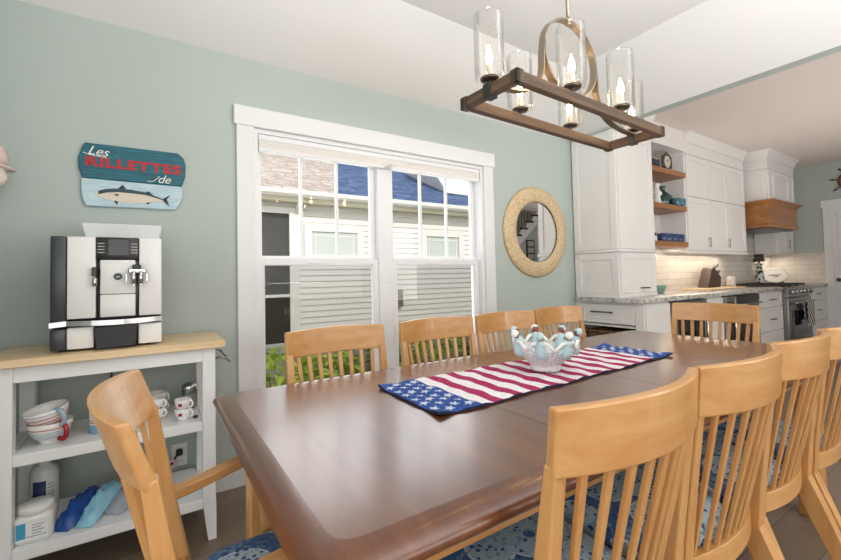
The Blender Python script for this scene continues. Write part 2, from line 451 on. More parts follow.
# white gable of a dormer on the blue roof
q = MB(); q.prism([(4.20, 3.30), (4.66, 2.735), (5.38, 2.725), (5.40, 3.6)], 'y', 6.2, 7.6); q.build('dormer_gable', siding, house)
q = MB(); q.box((1.70, 5.955, .0), (1.77, 5.985, 2.14), .008); q.tube([(1.735, 5.97, 2.12), (1.735, 5.85, 2.22), (1.735, 5.73, 2.31)], .035, 8); q.build('downspout', housewhite, house)
def hwin(x0, x1, z0, z1, tr, pane, split=None, cols=0, deep=.05):
    q = MB()
    for a, c in (((x0-tr, z0-tr*.6), (x0, z1+tr)), ((x1, z0-tr*.6), (x1+tr, z1+tr)), ((x0, z1), (x1, z1+tr)), ((x0, z0-tr*.6), (x1, z0))):
        q.box((a[0], YH-.05, a[1]), (c[0], YH+.01, c[1]), .004)
    if split: q.box((x0, YH-.035, split-.02), (x1, YH-.005, split+.02), .003)
    f = q.build('house_window', housewhite, house)
    g = MB(); g.box((x0, YH-.022, z0), (x1, YH-.018, z1)); g.build('pane', pane, f)
    if cols:
        g = MB()
        for xm in (x0+.06, x1-.06): g.box((xm-.007, YH-.028, z0), (xm+.007, YH-.022, z1))
        g.box((x0, YH-.028, z1-.07), (x1, YH-.022, z1-.056)); g.build('muntin', housewhite, f)
hwin(1.95, 2.68, 1.50, 1.86, .11, houseblind, cols=1)
hwin(4.0, 4.72, 1.50, 1.86, .11, houseblind, cols=1)
hwin(.72, 1.62, .25, 2.10, .09, housedark, split=.92)
q = MB(); q.box((3.33, 5.90, .66), (3.47, 5.985, .95), .008); q.box((3.345, 5.89, .72), (3.455, 5.905, .90), .004); q.build('utility_box', mat('grey_meter_box', '#7d7c6e', .5), house)
# leafy plants against the house and under the window
leafm = [mat('leaf_yellow_green', '#d9e668', .6), mat('leaf_mid_green', '#a5c455', .6), mat('leaf_deep_green', '#4d7434', .6)]
def bush(name, x, y, r, h, mats, label, nleaf, size, seed, cat='plant'):
    rnd = random.Random(seed); q = MB()
    for i in range(nleaf):
        a = rnd.uniform(0, 2*pi); rr = r*math.sqrt(rnd.random()); zz = h*(.15+.85*rnd.random())*(1-.45*(rr/r)**2)
        p = Vector((x+rr*cos(a), y+rr*sin(a), -.22+zz)); L = size*rnd.uniform(.7, 1.2)
        d = Vector((cos(a)+rnd.uniform(-.6, .6), sin(a)+rnd.uniform(-.6, .6), rnd.uniform(.0, .9))).normalized()
        sd = d.cross(Vector((rnd.uniform(-.3, .3), rnd.uniform(-.3, .3), 1))).normalized(); n = sd.cross(d)
        pts = [p, p+d*L*.35+sd*L*.24+n*.02, p+d*L*.35-n*.012, p+d*L*.35-sd*L*.24+n*.02, p+d*L*.75+sd*L*.16-n*.01, p+d*L*.75-n*.03, p+d*L*.75-sd*L*.16-n*.01, p+d*L-n*.06]
        q.add(pts, [(0, 2, 1), (0, 3, 2), (1, 2, 5, 4), (2, 3, 6, 5), (4, 5, 7), (5, 6, 7)], rnd.choice((0, 0, 1)), False)
    for k in range(9):
        a = 2*pi*k/9
        q.tube([(x, y, -.22), (x+r*.4*cos(a), y+r*.4*sin(a), -.22+h*.4), (x+r*.75*cos(a), y+r*.75*sin(a), -.22+h*.6)], [.008, .006, .003], 5, 1)
    single(q, name, mats, label, cat, 'plants outside the window', recalc=False)
bush('leafy_shrub', 1.02, 4.25, .52, .74, [leafm[0], leafm[1]], 'yellow-green leafy plant outside, below the dark window of the neighboring house', 260, .20, 1)
bush('leafy_shrub', 2.02, 5.3, .34, .36, [leafm[0], leafm[1]], 'low small yellow-green plant outside behind the first chair spindles', 200, .16, 2)
bush('leafy_shrub', 2.86, 5.3, .26, .52, [leafm[1], leafm[2]], 'deep green shrub outside against the house, beyond the middle window mullion', 220, .13, 3)
bush('leafy_shrub', 3.62, 5.2, .33, .72, [leafm[0], leafm[1]], 'bright green upright plant outside, right of the window mullion below the grey meter box', 200, .15, 4)
bush('leafy_shrub', 4.75, 5.2, .55, .55, [leafm[1], leafm[2]], 'broad green shrub outside behind the second chair', 260, .14, 5)
bush('leafy_shrub', 6.0, 5.2, .45, .55, [leafm[0], leafm[2]], 'green shrub outside at the right end of the window view', 200, .14, 6)
stone = mat('garden_stone', '#b9a897', .9)
_n1 = noise(stone, coord(stone), 9, 4); base(stone, ramp(stone, _n1, [(.3, '#8d7d70'), (.7, '#cbbba9')]))
for i, (x, y, r) in enumerate(((1.85, 4.15, .17), (2.22, 4.2, .15), (2.60, 4.12, .18))):
    q = MB(); q.sphere((x, y, -.22+r*.4), r, 0, 14, (1.1, .9, .62)); 
    q.v = [(px+.02*sin(9*py+i), py+.02*sin(11*px), pz) for px, py, pz in q.v]
    single(q, 'garden_stone', stone, ('tan garden stone by the yellow-green plant, leftmost of the bed edging', 'smallest tan garden stone, middle of the bed edging', 'largest tan garden stone, right end of the bed edging')[i], 'stone', 'stones edging the planting bed')
# ------------------------------------------------------------------ dining table
TX0, TX1, TY0, TY1, TZ = .16, 2.69, .515, 1.57, .76
tb = thing('dining_table', ((TX0+TX1)/2, (TY0+TY1)/2, 0), 'long dark brown dining table on pale maple apron and legs', 'table')
def rrect(x0, x1, y0, y1, r, n=5):
    P = []
    for cx, cy, a in ((x1-r, y1-r, 0), (x0+r, y1-r, pi/2), (x0+r, y0+r, pi), (x1-r, y0+r, 3*pi/2)):
        for i in range(n+1):
            t = a + pi/2*i/n; P.append((cx+r*cos(t), cy+r*sin(t)))
    return P
q = MB()
rings = []
prof = [(.050, .018, TZ-.044), (.016, .010, TZ-.044), (.004, .012, TZ-.036), (0, .014, TZ-.026), (.004, .016, TZ-.016), (.014, .02, TZ-.008), (.032, .03, TZ-.002), (.055, .04, TZ)]
vs = []; fs = []
for ins, r, z in prof:
    rr = rrect(TX0+ins, TX1-ins, TY0+ins, TY1-ins, r); n = len(rr); vs += [(x, y, z) for x, y in rr]
for j in range(len(prof)-1):
    for i in range(n): fs.append((j*n+i, j*n+(i+1) % n, (j+1)*n+(i+1) % n, (j+1)*n+i))
q.add(vs, fs, 0, True)
q.add(vs[-n:], [tuple(range(n))], 0, False); q.add(vs[:n], [tuple(range(n))[::-1]], 0, False)
q.build('tabletop', walnut, tb)
q = MB()
for x in (.83, 1.425, 2.02):
    q.box((x-.0009, TY0+.045, TZ-.004), (x+.0009, TY1-.045, TZ+.0003))
q.build('leaf_seam', mat('dark_seam', '#241309', .5), tb)
q = MB()
ax0, ax1, ay0, ay1 = .265, 2.585, .62, 1.465
q.box((ax0, ay0, .63), (ax1, ay0+.022, TZ-.044), .002); q.box((ax0, ay1-.022, .63), (ax1, ay1, TZ-.044), .002)
q.build('apron', maple_x, tb)
q = MB(); q.box((ax0, ay0+.022, .63), (ax0+.022, ay1-.022, TZ-.044), .002); q.box((ax1-.022, ay0+.022, .63), (ax1, ay1-.022, TZ-.044), .002)
q.build('apron', maple_y, tb)
for (x, y) in ((.248, 1.395), (.248, .603), (2.515, 1.395), (2.515, .603)):
    q = MB(); q.box((x, y, 0), (x+.085, y+.085, TZ-.044), .006, seg=2); q.build('leg', maple_z, tb)

# ------------------------------------------------------------------ chairs (local: sitter looks along +y)
CT = .94
LEAN = [.08]
def crest_pt(t, z=0.0):
    return Vector((.2235*t, -.262 - .052*(1-t*t) - LEAN[0]*(z-.845), z))
def chair_parts(root, arms=False, seat_front=.20):
    # crest rail: curved, tapered board
    q = MB(); N = 16; vs = []; fs = []
    for i in range(N+1):
        t = -1 + 2*i/N
        for (z, off) in ((.831, -.012), (.831, .012), (CT-.002+.004*(1-t*t), .010), (CT-.002+.004*(1-t*t), -.010)):
            p = crest_pt(t, z); nx = -.46*t*.5; nrm = Vector((nx, 1, 0)).normalized()
            vs.append(p + nrm*off)
    for i in range(N):
        for k in range(4): fs.append((i*4+k, i*4+(k+1) % 4, i*4+4+(k+1) % 4, i*4+4+k))
    fs.append((0, 3, 2, 1)); fs.append(tuple(N*4+k for k in range(4)))
    q.add(vs, fs, 0, False)
    q.build('crest_rail', maple_x, root, bevel=.004)
    # rear legs rising into back posts
    for sx in (-1, 1):
        q = MB()
        pts = [(.206*sx, -.375, 0), (.207*sx, -.315, .16), (.209*sx, -.245, .33), (.206*sx, -.203, .44), (.207*sx, -.220, .56), (.2085*sx, -.243, .72), (.2100*sx, -.262, .846)]
        q.bar(pts, (1, 0, 0), [.030, .032, .036, .038, .035, .031, .028], [.036, .044, .056, .056, .038, .030, .024])
        q.build('back_post', maple_z, root, bevel=.004)
        q = MB(); q.bar([(.20*sx, seat_front-.035, 0), (.198*sx, seat_front-.035, .435)], (1, 0, 0), [.028, .040], [.028, .040]); q.build('leg', maple_z, root, bevel=.003)
    # spindles from the curved rear rail to the crest
    for k in range(8):
        t = -1 + 2*(k+1)/9; q = MB()
        a = Vector((.186*t, -.200 - .030*(1-t*t), .485)); c = crest_pt(t*.98, .845)
        pts = [a.lerp(c, s) for s in (0, .25, .5, .75, 1)]
        q.bar(pts, (1, 0, 0), [.012, .014, .016, .0175, .0175], .010); q.build('spindle', maple_z, root, bevel=.002)
    # rear rail, side and front rails of the seat frame
    q = MB(); q.bar([(.19*t, -.200 - .030*(1-t*t), .462) for t in [-1+i/5 for i in range(11)]], (0, 0, 1), .055, .022)
    q.build('rear_rail', maple_x, root, bevel=.002)
    q = MB()
    q.box((-.185, seat_front-.045, .385), (.185, seat_front-.023, .435), .002)
    for sx in (-1, 1): q.box((sx*.188, -.18, .385), (sx*.208, seat_front-.04, .435), .002)
    q.build('seat_frame', maple_x, root)
    # padded seat
    q = MB(); vs = []; fs = []
    lay = [(0, .436), (-.004, .442), (.0, .46), (.012, .474), (.035, .484), (.09, .490), (.16, .492)]
    n = None
    for ins, z in lay:
        r = rrect(-.214+ins, .214-ins, -.178+ins, seat_front-ins, max(.012, .065-ins*.3), 5); n = len(r)
        vs += [(x*(1 if y > 0 else .93 + .07*(y+.178)/.178), y, z) for x, y in r]
    for j in range(len(lay)-1):
        for i in range(n): fs.append((j*n+i, j*n+(i+1) % n, (j+1)*n+(i+1) % n, (j+1)*n+i))
    q.add(vs, fs + [tuple((len(lay)-1)*n+i for i in range(n)), tuple(range(n))[::-1]], 0, True)
    q.build('seat', fabric, root)
    if arms:
        for sx in (-1, 1):
            q = MB()
            pts = [(.205*sx, -.232, .632), (.216*sx, -.17, .640), (.226*sx, -.10, .655), (.231*sx, -.04, .667), (.229*sx, .008, .670)]
            q.bar(pts, (1, .1*sx, 0), [.026, .036, .044, .046, .040], [.030, .026, .024, .022, .018], smooth=False); q.build('armrest', maple_y, root, bevel=.005)
            q = MB(); q.bar([(.212*sx, .0, .43), (.228*sx, -.012, .662)], (1, 0, 0), .026, .030); q.build('arm_post', maple_z, root, bevel=.003)

CG = 'maple chairs with blue print seats around the dining table'
proto = thing('dining_chair', (0, 0, 0), '', 'chair', CG)
chair_parts(proto)
near = [(.727, .690, 'maple slat-back chair on the near side of the table, first of the row'),
        (1.183, .688, 'maple slat-back chair on the near side, second from the armchair end'),
        (1.643, .700, 'maple slat-back chair on the near side, third from the armchair end'),
        (2.104, .695, 'maple slat-back chair on the near side, farthest of its row, cut by the photo edge')]
far = [(.663, 1.428, 'maple slat-back chair on the window side, nearest the coffee cart'),
       (1.198, 1.428, 'maple slat-back chair on the window side under the right half of the window'),
       (1.672, 1.428, 'maple slat-back chair on the window side below the round mirror, behind the figurine bowl'),
       (2.155, 1.452, 'maple slat-back chair on the window side nearest the kitchen cabinets')]
first = True
for lst, rz in ((near, 0), (far, pi)):
    for x, y, lab in lst:
        o = proto if first else copy_tree(proto); first = False
        o.location = (x, y, 0); o.rotation_euler = (0, 0, rz); o['label'] = lab
        if rz: o.scale = (1, 1, .988)
o = copy_tree(proto); o.location = (2.562, 1.105, 0); o.rotation_euler = (0, 0, radians(95)); o['label'] = 'maple slat-back chair at the kitchen end of the table'
LEAN[0] = .34
arm = thing('dining_armchair', (0, 0, 0), 'maple armchair with curved crest at the coffee cart end of the table', 'chair', CG)
chair_parts(arm, True, .23)
arm.location = (.253, .962, 0); arm.rotation_euler = (0, 0, -pi/2)

# ------------------------------------------------------------------ table runner
run_m = mat('flag_runner_cloth', '#e8e2e0', .9, spec=.15)
RX0, RX1, RY0, RY1 = .644, 1.968, .912, 1.284
N_, L_, B_ = nodes(run_m)
_v = coord(run_m, (1, 1, 1)); _sx = sep(run_m, _v)
_wob = mathn(run_m, 'MULTIPLY', mathn(run_m, 'SUBTRACT', noise(run_m, _v, 9, 2), .5), .02)
_x = mathn(run_m, 'ADD', _sx[0], _wob)      # along the runner, origin mid-length
_ph = mathn(run_m, 'FRACT', mathn(run_m, 'DIVIDE', mathn(run_m, 'ADD', _x, .512), .0905))
_st = ramp(run_m, _ph, [(0, (0, 0, 0)), (.48, (0, 0, 0)), (.52, (1, 1, 1)), (.97, (1, 1, 1)), (1, (0, 0, 0))])
_fl = noise(run_m, coord(run_m, (1, 1, 1)), 140, 3, .6)
_whitec = ramp(run_m, _fl, [(.3, '#d9cfd4'), (.55, '#ece7e6'), (.8, '#f4f0ee')])
_redc = ramp(run_m, _fl, [(.3, '#8e1f4c'), (.55, '#a8315f'), (.8, '#b9557a')])
_stripe = mixc(run_m, _st, _whitec, _redc)
_bluec = ramp(run_m, _fl, [(.3, '#22407f'), (.55, '#33539a'), (.8, '#4b6cab')])
_ax = mathn(run_m, 'ABSOLUTE', _sx[0])
_end = mathn(run_m, 'GREATER_THAN', mathn(run_m, 'ADD', _ax, _wob), .512)
base(run_m, mixc(run_m, _end, _stripe, _bluec))
bump(run_m, _fl, .5, .003)
starm = mat('stitched_star_white', '#c3cbdb', .9)
backm = mat('runner_backing_navy', '#1c2440', .9)
cxr, cyr = (RX0+RX1)/2, (RY0+RY1)/2
rn = thing('table_runner', (cxr, cyr, TZ), 'stars and stripes quilted table runner lying on the dark table', 'table runner')
def skew(mb): mb.v = [(x, y + .042*((x-RX0)/(RX1-RX0))*(RY1-y)/(RY1-RY0), z) for x, y, z in mb.v]
def rz_(x, y):
    e = max(0, abs(x-cxr)-.60)/.066; f = max(0, abs(y-cyr)-.14)/.045
    return TZ + .0075 + .0022*sin(x*38)*cos(y*31) + .0015*sin(x*90+y*60) + .007*max(0, e)*max(0, f)*(1 if f > .2 else .2)
q = MB(); NX, NY = 90, 26; vs = []; fs = []
for j in range(NY+1):
    for i in range(NX+1):
        x = RX0+(RX1-RX0)*i/NX; y = RY0+(RY1-RY0)*j/NY
        y2 = y + .004*sin(x*17)*(1 if j > NY/2 else -1)*abs(j/NY-.5)*2
        vs.append((x, y2, rz_(x, y)))
for j in range(NY):
    for i in range(NX): fs.append((j*(NX+1)+i, j*(NX+1)+i+1, (j+1)*(NX+1)+i+1, (j+1)*(NX+1)+i))
q.add(vs, fs, 0, True); cloth = q
q = MB(); nv = len(vs)
edge = [i for i in range(NX+1)] + [(NX+1)*(j+1)+NX for j in range(NY)] + [NY*(NX+1)+i for i in range(NX-1, -1, -1)] + [j*(NX+1) for j in range(NY-1, 0, -1)]
E0 = [Vector(vs[i]) for i in edge]; ne = len(E0)
q.add([p for p in E0] + [(p.x, p.y, max(TZ+.001, p.z-.0085)) for p in E0], [(i, (i+1) % ne, ne+(i+1) % ne, ne+i) for i in range(ne)] + [tuple(range(ne, 2*ne))])
skew(q); q.build('backing', backm, rn)
q = cloth
for sgn in (-1, 1):
    for r in range(4):
        for c in range(7 if r % 2 == 0 else 6):
            cx = cxr + sgn*(.535 + .036*r); cy = RY0 + .030 + .0515*(c + (.5 if r % 2 else 0))
            P = []
            for k in range(10):
                rad = .019 if k % 2 == 0 else .008; a = pi/2 + k*pi/5
                px, py = cx + rad*sin(a)*sgn, cy + rad*cos(a)
                P.append((px, py, rz_(px, py)+.0016))
            q.add(P + [(cx, cy, rz_(cx, cy)+.0022)], [(k, (k+1) % 10, 10) for k in range(10)], 1)
skew(q); q.build('runner_cloth', [run_m, starm], rn, recalc=False)

# ------------------------------------------------------------------ bowl with figurines
bowlm = mat('lace_painted_porcelain', '#e3e2df', .3)
_n = voro(bowlm, coord(bowlm), 95); _n2 = noise(bowlm, coord(bowlm), 16, 2)
_f = mathn(bowlm, 'MULTIPLY', ramp(bowlm, _n.outputs['Distance'], [(.25, (1, 1, 1)), (.5, (0, 0, 0))]), ramp(bowlm, _n2, [(.38, (0, 0, 0)), (.50, (1, 1, 1))]))
base(bowlm, mixc(bowlm, mathn(bowlm, 'MULTIPLY', _f, .8), '#e3e2df', '#7fb0c4'))
paleblue = mat('pale_blue_glaze', '#b3cdd3', .35); brownskin = mat('brown_glaze', '#7a4a40', .45)
bx, by, bz = 1.268, 1.083, TZ+.0125
bw = thing('figurine_bowl', (bx, by, bz), 'white and pale blue ceramic bowl ringed by seated figurines, on the runner', 'bowl')
q = MB()
q.lathe([(0, .004), (.052, .0), (.057, .004), (.056, .014), (.054, .019), (.066, .030), (.084, .048), (.102, .070), (.116, .090), (.112, .092), (.097, .070), (.078, .050), (.05, .032), (0, .028)], (bx, by, bz), 40)
q.build('bowl', bowlm, bw)
NF = 7
for k in range(NF):
    a = 2*pi*k/NF + .12
    d = Vector((cos(a), sin(a), 0)); t = Vector((-sin(a), cos(a), 0)); c0 = Vector((bx, by, bz)) + d*.088
    up = Vector((d.x*.24, d.y*.24, 1)).normalized()
    rot = Vector((0, 0, 1)).rotation_difference(up)
    f = MB()
    f.lathe([(0, .060), (.019, .064), (.0215, .082), (.0190, .100), (.0145, .110), (.0165, .118), (.014, .126), (.007, .131), (.006, .136), (0, .137)], (0, 0, 0), 14)
    f.v = [tuple(c0 + rot @ (Vector(p)-Vector((0, 0, 0)))) for p in f.v]
    fg = f.build('figurine', paleblue, bw)
    hc = c0 + up*.1455
    h = MB(); h.sphere(hc, .0138, 0, 14, (1, 1, 1.1)); h.sphere(hc - d*.0, .004, 0, 8); h.build('head', brownskin, fg)
    h = MB(); h.sphere(hc + up*.003 + d*.0025, .0152, 0, 14, (1, 1, 1.02)); h.sphere(hc + up*.012 + d*.008, .0065, 0, 10)
    # the scarf leaves the inward looking face bare
    keep = []
    for fi in h.f:
        c = sum((Vector(h.v[i]) for i in fi), Vector())/len(fi) - hc
        keep.append(not (c.normalized().dot(-d) > .45 and c.dot(up) < .010))
    h.f = [x for x, kk in zip(h.f, keep) if kk]; h.m = h.m[:len(h.f)]; h.sm = h.sm[:len(h.f)]
    h.build('head_scarf', porcelain if k % 2 else paleblue, fg)
    for s in (-1, 1):
        h = MB()
        p0 = c0 + up*.122 + t*s*.011 + d*.004; p3 = Vector((bx, by, bz+.089)) + Vector((cos(a+s*pi/NF), sin(a+s*pi/NF), 0))*.114
        h.tube([p0, p0.lerp(p3, .3) + t*s*.006 + up*.004, p0.lerp(p3, .65) + t*s*.004, p3], [.0070, .0068, .0064, .0075], 8); h.build('arm', porcelain, fg)
# ------------------------------------------------------------------ coffee cart
CX0, CX1, CY0, CY1 = -.49, .226, 2.07, 2.46
ct = thing('coffee_cart', (-.135, 2.27, 0), 'white open shelf cart with pale wood top against the green wall', 'cart')
q = MB(); q.box((CX0-.045, CY0-.03, .845), (CX1+.038, CY1+.015, .875), .003); q.build('top', butcher, ct)
for x in (CX0, CX1-.052):
    for y in (CY0, CY1-.052):
        q = MB(); ins = .014*(1 if x < 0 else -1)
        q.box((x, y, .16), (x+.052, y+.052, .845), .003)
        xa, xb = (x, x+.052); sx = xb if x < -.2 else xa
        A = [(xa, y), (xb, y), (xb, y+.052), (xa, y+.052)]
        if x < -.2: Bp = [(xa, y), (xb-.020, y), (xb-.020, y+.052), (xa, y+.052)]
        else: Bp = [(xa+.020, y), (xb, y), (xb, y+.052), (xa+.020, y+.052)]
        q.add([(p[0], p[1], .16) for p in A] + [(p[0], p[1], 0) for p in Bp], [(0, 1, 2, 3), (7, 6, 5, 4)] + [(i, (i+1) % 4, 4+(i+1) % 4, 4+i) for i in range(4)])
        q.build('leg', cartw, ct)
q = MB(); q.box((CX0+.052, CY0+.004, .785), (CX1-.052, CY0+.024, .845), .002); q.build('apron', cartw, ct)
q = MB(); q.box((CX0+.052, CY1-.024, .785), (CX1-.052, CY1-.004, .845), .002); q.build('apron', cartw, ct)
for x in (CX0+.006, CX1-.026):
    q = MB(); q.box((x, CY0+.052, .785), (x+.02, CY1-.052, .845), .002); q.build('apron', cartw, ct)
SH2, SH1 = .524, .184
for zt_ in (SH2, SH1):
    q = MB(); zt_ -= .001; q.box((CX0+.052, CY0+.003, zt_-.042), (CX1-.052, CY1-.003, zt_), .003); q.box((CX0+.004, CY0+.052, zt_-.042), (CX0+.052, CY1-.052, zt_)); q.box((CX1-.052, CY0+.052, zt_-.042), (CX1-.004, CY1-.052, zt_))
    q.build('shelf', cartw, ct)
q = MB(); q.tube([(.288, 2.105, .775), (.288, 2.44, .775)], .006, 10)
for y in (2.125, 2.42): q.tube([(.224, y, .788), (.260, y, .788), (.288, y, .775)], .005, 8)
q.sphere((.288, 2.103, .775), .009); q.build('towel_rail', steel, ct)

# ------------------------------------------------------------------ coffee machine
MX0, MX1, MYF, MYB, MZ0 = -.345, .022, 2.115, 2.44, .876
cm = thing('coffee_machine', (-.137, 2.28, MZ0), 'silver and black automatic coffee machine standing on the pale wood cart top', 'coffee machine')
def mx(u): return MX0 + (u-43)/445*(MX1-MX0)
def mz(v): return MZ0 + .006 + (530-v)/433*.452
q = MB(); q.box((MX0+.002, MYF+.03, MZ0+.006), (MX1-.003, MYB, mz(97)-.003), .008, seg=2)
for x in (MX0+.03, MX1-.05):
    for y in (MYF+.05, MYB-.05): q.cyl((x, y, MZ0), .012, .008, 12)
q.build('body', blackp, cm)
q = MB(); q.box((mx(43), MYF, mz(425)), (mx(102), MYF+.035, mz(97)), .005, seg=2); q.box((mx(43), MYF, mz(528)), (mx(102), MYF+.035, mz(448)), .005, seg=2); q.build('side_panel', mat('charcoal_panel', '#34383c', .3), cm)
def panel(u0, u1, v0, v1, name, m, d=0.0, t=.035, bev=.004):
    q = MB(); q.box((mx(u0), MYF-d, mz(v1)), (mx(u1), MYF-d+t, mz(v0)), bev, seg=2); return q.build(name, m, cm)
sil = mat('machine_silver', '#e9e8e6', .35)
panel(104, 213, 97, 413, 'front_panel', sil); panel(389, 487, 97, 413, 'front_panel', sil)
panel(104, 206, 446, 527, 'lower_panel', sil); panel(386, 487, 446, 527, 'lower_panel', sil)
panel(214, 388, 97, 185, 'control_panel', blackp, .003)
q = MB(); q.box((mx(262), MYF-.0045, mz(170)), (mx(348), MYF-.002, mz(104)), .002); q.build('display', smoked, cm)
for k in range(4):
    for (u0, u1) in ((220, 248), (356, 384)):
        q = MB(); q.box((mx(u0), MYF-.0055, mz(124+12*k)), (mx(u1), MYF-.002, mz(120.5+12*k)), .0006); q.build('button', steel, cm)
panel(214, 388, 186, 412, 'center_recess', blackp, -.012, .03)
panel(230, 374, 187, 322, 'spout_cover', sil, .004, .03); panel(230, 374, 324, 412, 'spout_cover', sil, .002, .03)
q = MB(); q.cyl((mx(302), MYF-.004, mz(253)), .0145, .006, 28); q.v = [(x, MYF-.004-(z-mz(253)), mz(253)+(y-(MYF-.004))) for x, y, z in q.v]; bd = q.build('badge', blackp, cm)
tq = text_mb('jura', .0085, .0004, .25, 1.0, .0002); tq.xform(Matrix.Translation((mx(302), MYF-.0106, mz(253)))); tq.build('badge_lettering', silver, bd)
# bowed chrome band
q = MB(); pts = [(mx(43)-.001, MYF-.004, mz(432))]
for i in range(13):
    t = i/12; pts.append((mx(104)+(mx(487)-mx(104))*t, MYF-.006-.016*sin(pi*t), mz(428)-.004*sin(pi*t)))
q.bar(pts, (0, 0, 1), .020, .010); q.build('chrome_band', chrome, cm)
# drip tray below the band
q = MB(); q.prism([(mx(206), mz(447)), (mx(385), mz(440)), (mx(378), mz(530)), (mx(216), mz(535))], 'y', MYF-.018, MYF+.03, bev=.004); q.build('drip_tray', mat('drip_tray_black', '#202023', .45), cm)
# spouts
q = MB()
for du in (-15, 16):
    q.cyl((mx(382+du), MYF-.030, mz(283)), .0085, .052, 16, bev=.002)
    q.cyl((mx(382+du), MYF-.030, mz(283)-.006), .005, .008, 12)
q.box((mx(345), MYF-.030, mz(240)), (mx(420), MYF-.004, mz(222)), .003)
for u in (338, 424): q.box((mx(u)-.003, MYF-.036, mz(275)), (mx(u)+.003, MYF-.020, mz(242)), .001)
q.build('double_spout', chrome, cm)
q = MB(); q.box((mx(362), MYF-.034, mz(222)), (mx(398), MYF-.002, mz(206)), .003); q.build('spout_cap', blackp, cm)
q = MB(); q.cyl((mx(211), MYF-.018, mz(290)), .0085, .034, 16, bev=.002); q.build('milk_spout', chrome, cm)
q = MB(); q.box((mx(200), MYF-.028, mz(252)), (mx(222), MYF-.002, mz(216)), .003); q.build('milk_spout_head', blackp, cm)
# flared bean hopper lid
q = MB(); zb, zh = mz(97)-.002, mz(38)
x0, x1 = mx(168), mx(478); y0, y1 = MYF+.05, MYB-.04
lo = [(x0, y0), (x1, y0), (x1, y1), (x0, y1)]; hi = [(mx(150), y0-.012), (mx(490), y0-.012), (mx(490), y1+.01), (mx(150), y1+.01)]
q.add([(*p, zb) for p in lo] + [(*p, zh) for p in hi], [(3, 2, 1, 0), (4, 5, 6, 7)] + [(i, (i+1) % 4, 4+(i+1) % 4, 4+i) for i in range(4)])
q.build('hopper_lid', mat('frosted_lid', '#d9dcdd', .3), cm, bevel=.004)
q = MB(); q.tube([(-.165, 2.43, .93), (-.170, 2.475, .91), (-.175, 2.491, .86), (-.180, 2.493, .70), (-.182, 2.493, .50), (-.16, 2.493, .40), (-.05, 2.493, .27), (.02, 2.488, .205), (.070, 2.470, .222), (.092, 2.476, .262)], .0045, 8)
q.box((.086, 2.468, .250), (.116, 2.498, .282), .005)
q.build('power_cord', blackp, cm)
q = MB(); q.lathe([(.010, -.012), (.020, -.010), (.022, 0), (.020, .010), (.010, .012), (.010, -.012)], (.066, 2.468, .222), 20, axis='y'); q.build('cord_tag', mat('pale_pink_tag', '#dcb9c0', .4), cm)

# ------------------------------------------------------------------ wall sign
sg = thing('fish_sign', (-.09, YW, 1.515), 'teal and pale blue board sign with lettering and a fish above the coffee machine', 'wall sign')
tealm = mat('teal_worn_paint', '#1f5f6e', .6)
_n = noise(tealm, coord(tealm, (8, 8, 90)), 1, 5, 1); base(tealm, ramp(tealm, _n, [(.35, '#17525f'), (.6, '#22687a'), (.70, '#2c7788'), (.74, '#9fc3c4')]))
skym = mat('pale_blue_worn_paint', '#b7cfd8', .6)
_n = noise(skym, coord(skym, (10, 10, 70)), 1, 5, 1); base(skym, ramp(skym, _n, [(.35, '#aac5d1'), (.65, '#c3d7de')]))
darkedge = mat('dark_board_edge', '#3a2f28', .7)
SY = YW-.020
def board(pts, m, name):
    q = MB(); q.prism(pts, 'y', SY, YW-.004, bev=.004)
    return q.build(name, m, sg)
def sx(u): return -.309 + (u-105)/(738-105)*.444
def sz(u, v):      # board pixels -> height; the photo's slope along the board is taken out
    return 1.822 - (v - 75 - (u-105)*.100)/203*.173 
up = [(sx(140), 1.822), (sx(690), 1.824), (sx(725), 1.800), (sx(738), 1.76), (sx(735), 1.70), (sx(712), 1.650), (sx(128), 1.652), (sx(108), 1.700), (sx(106), 1.745), (sx(125), 1.795)]
dn = [(sx(122), 1.650), (sx(705), 1.648), (sx(718), 1.620), (sx(712), 1.57), (sx(672), 1.522), (sx(146), 1.516), (sx(126), 1.555), (sx(120), 1.61)]
b1 = board(up, tealm, 'board'); b2 = board(dn, skym, 'board')
redm = mat('red_sign_paint', '#b3262c', .6); signw = mat('white_sign_paint', '#e4e6e1', .6)
t_ = text_mb('RILLETTES', .088, .0008, 0, 1.08, .0035)
W = max(p[0] for p in t_.v) - min(p[0] for p in t_.v)
t_.xform(Matrix.Translation((-.085, SY-.0016, 1.730)) @ Matrix.Diagonal((.395/W, 1, .72, 1))); t_.build('lettering', redm, b1)
t_ = text_mb('Les', .062, .0008, .38, .95, .0); t_.xform(Matrix.Translation((-.235, SY-.0030, 1.783)) @ Matrix.Rotation(radians(3), 4, 'Y')); t_.build('lettering', signw, b1)
t_ = text_mb('de', .060, .0008, .38, .95, .0); t_.xform(Matrix.Translation((.035, SY-.0030, 1.675))); t_.build('lettering', signw, b1)
q = MB(); q.bar([(-.035, SY-.0028, 1.660), (-.01, SY-.0028, 1.662), (.005, SY-.0028, 1.676), (.018, SY-.0028, 1.690)], (0, 1, 0), .001, .003); q.bar([(-.29, SY-.0028, 1.772), (-.265, SY-.0028, 1.764), (-.2, SY-.0028, 1.757)], (0, 1, 0), .001, .003)
q.build('flourish', signw, b1)
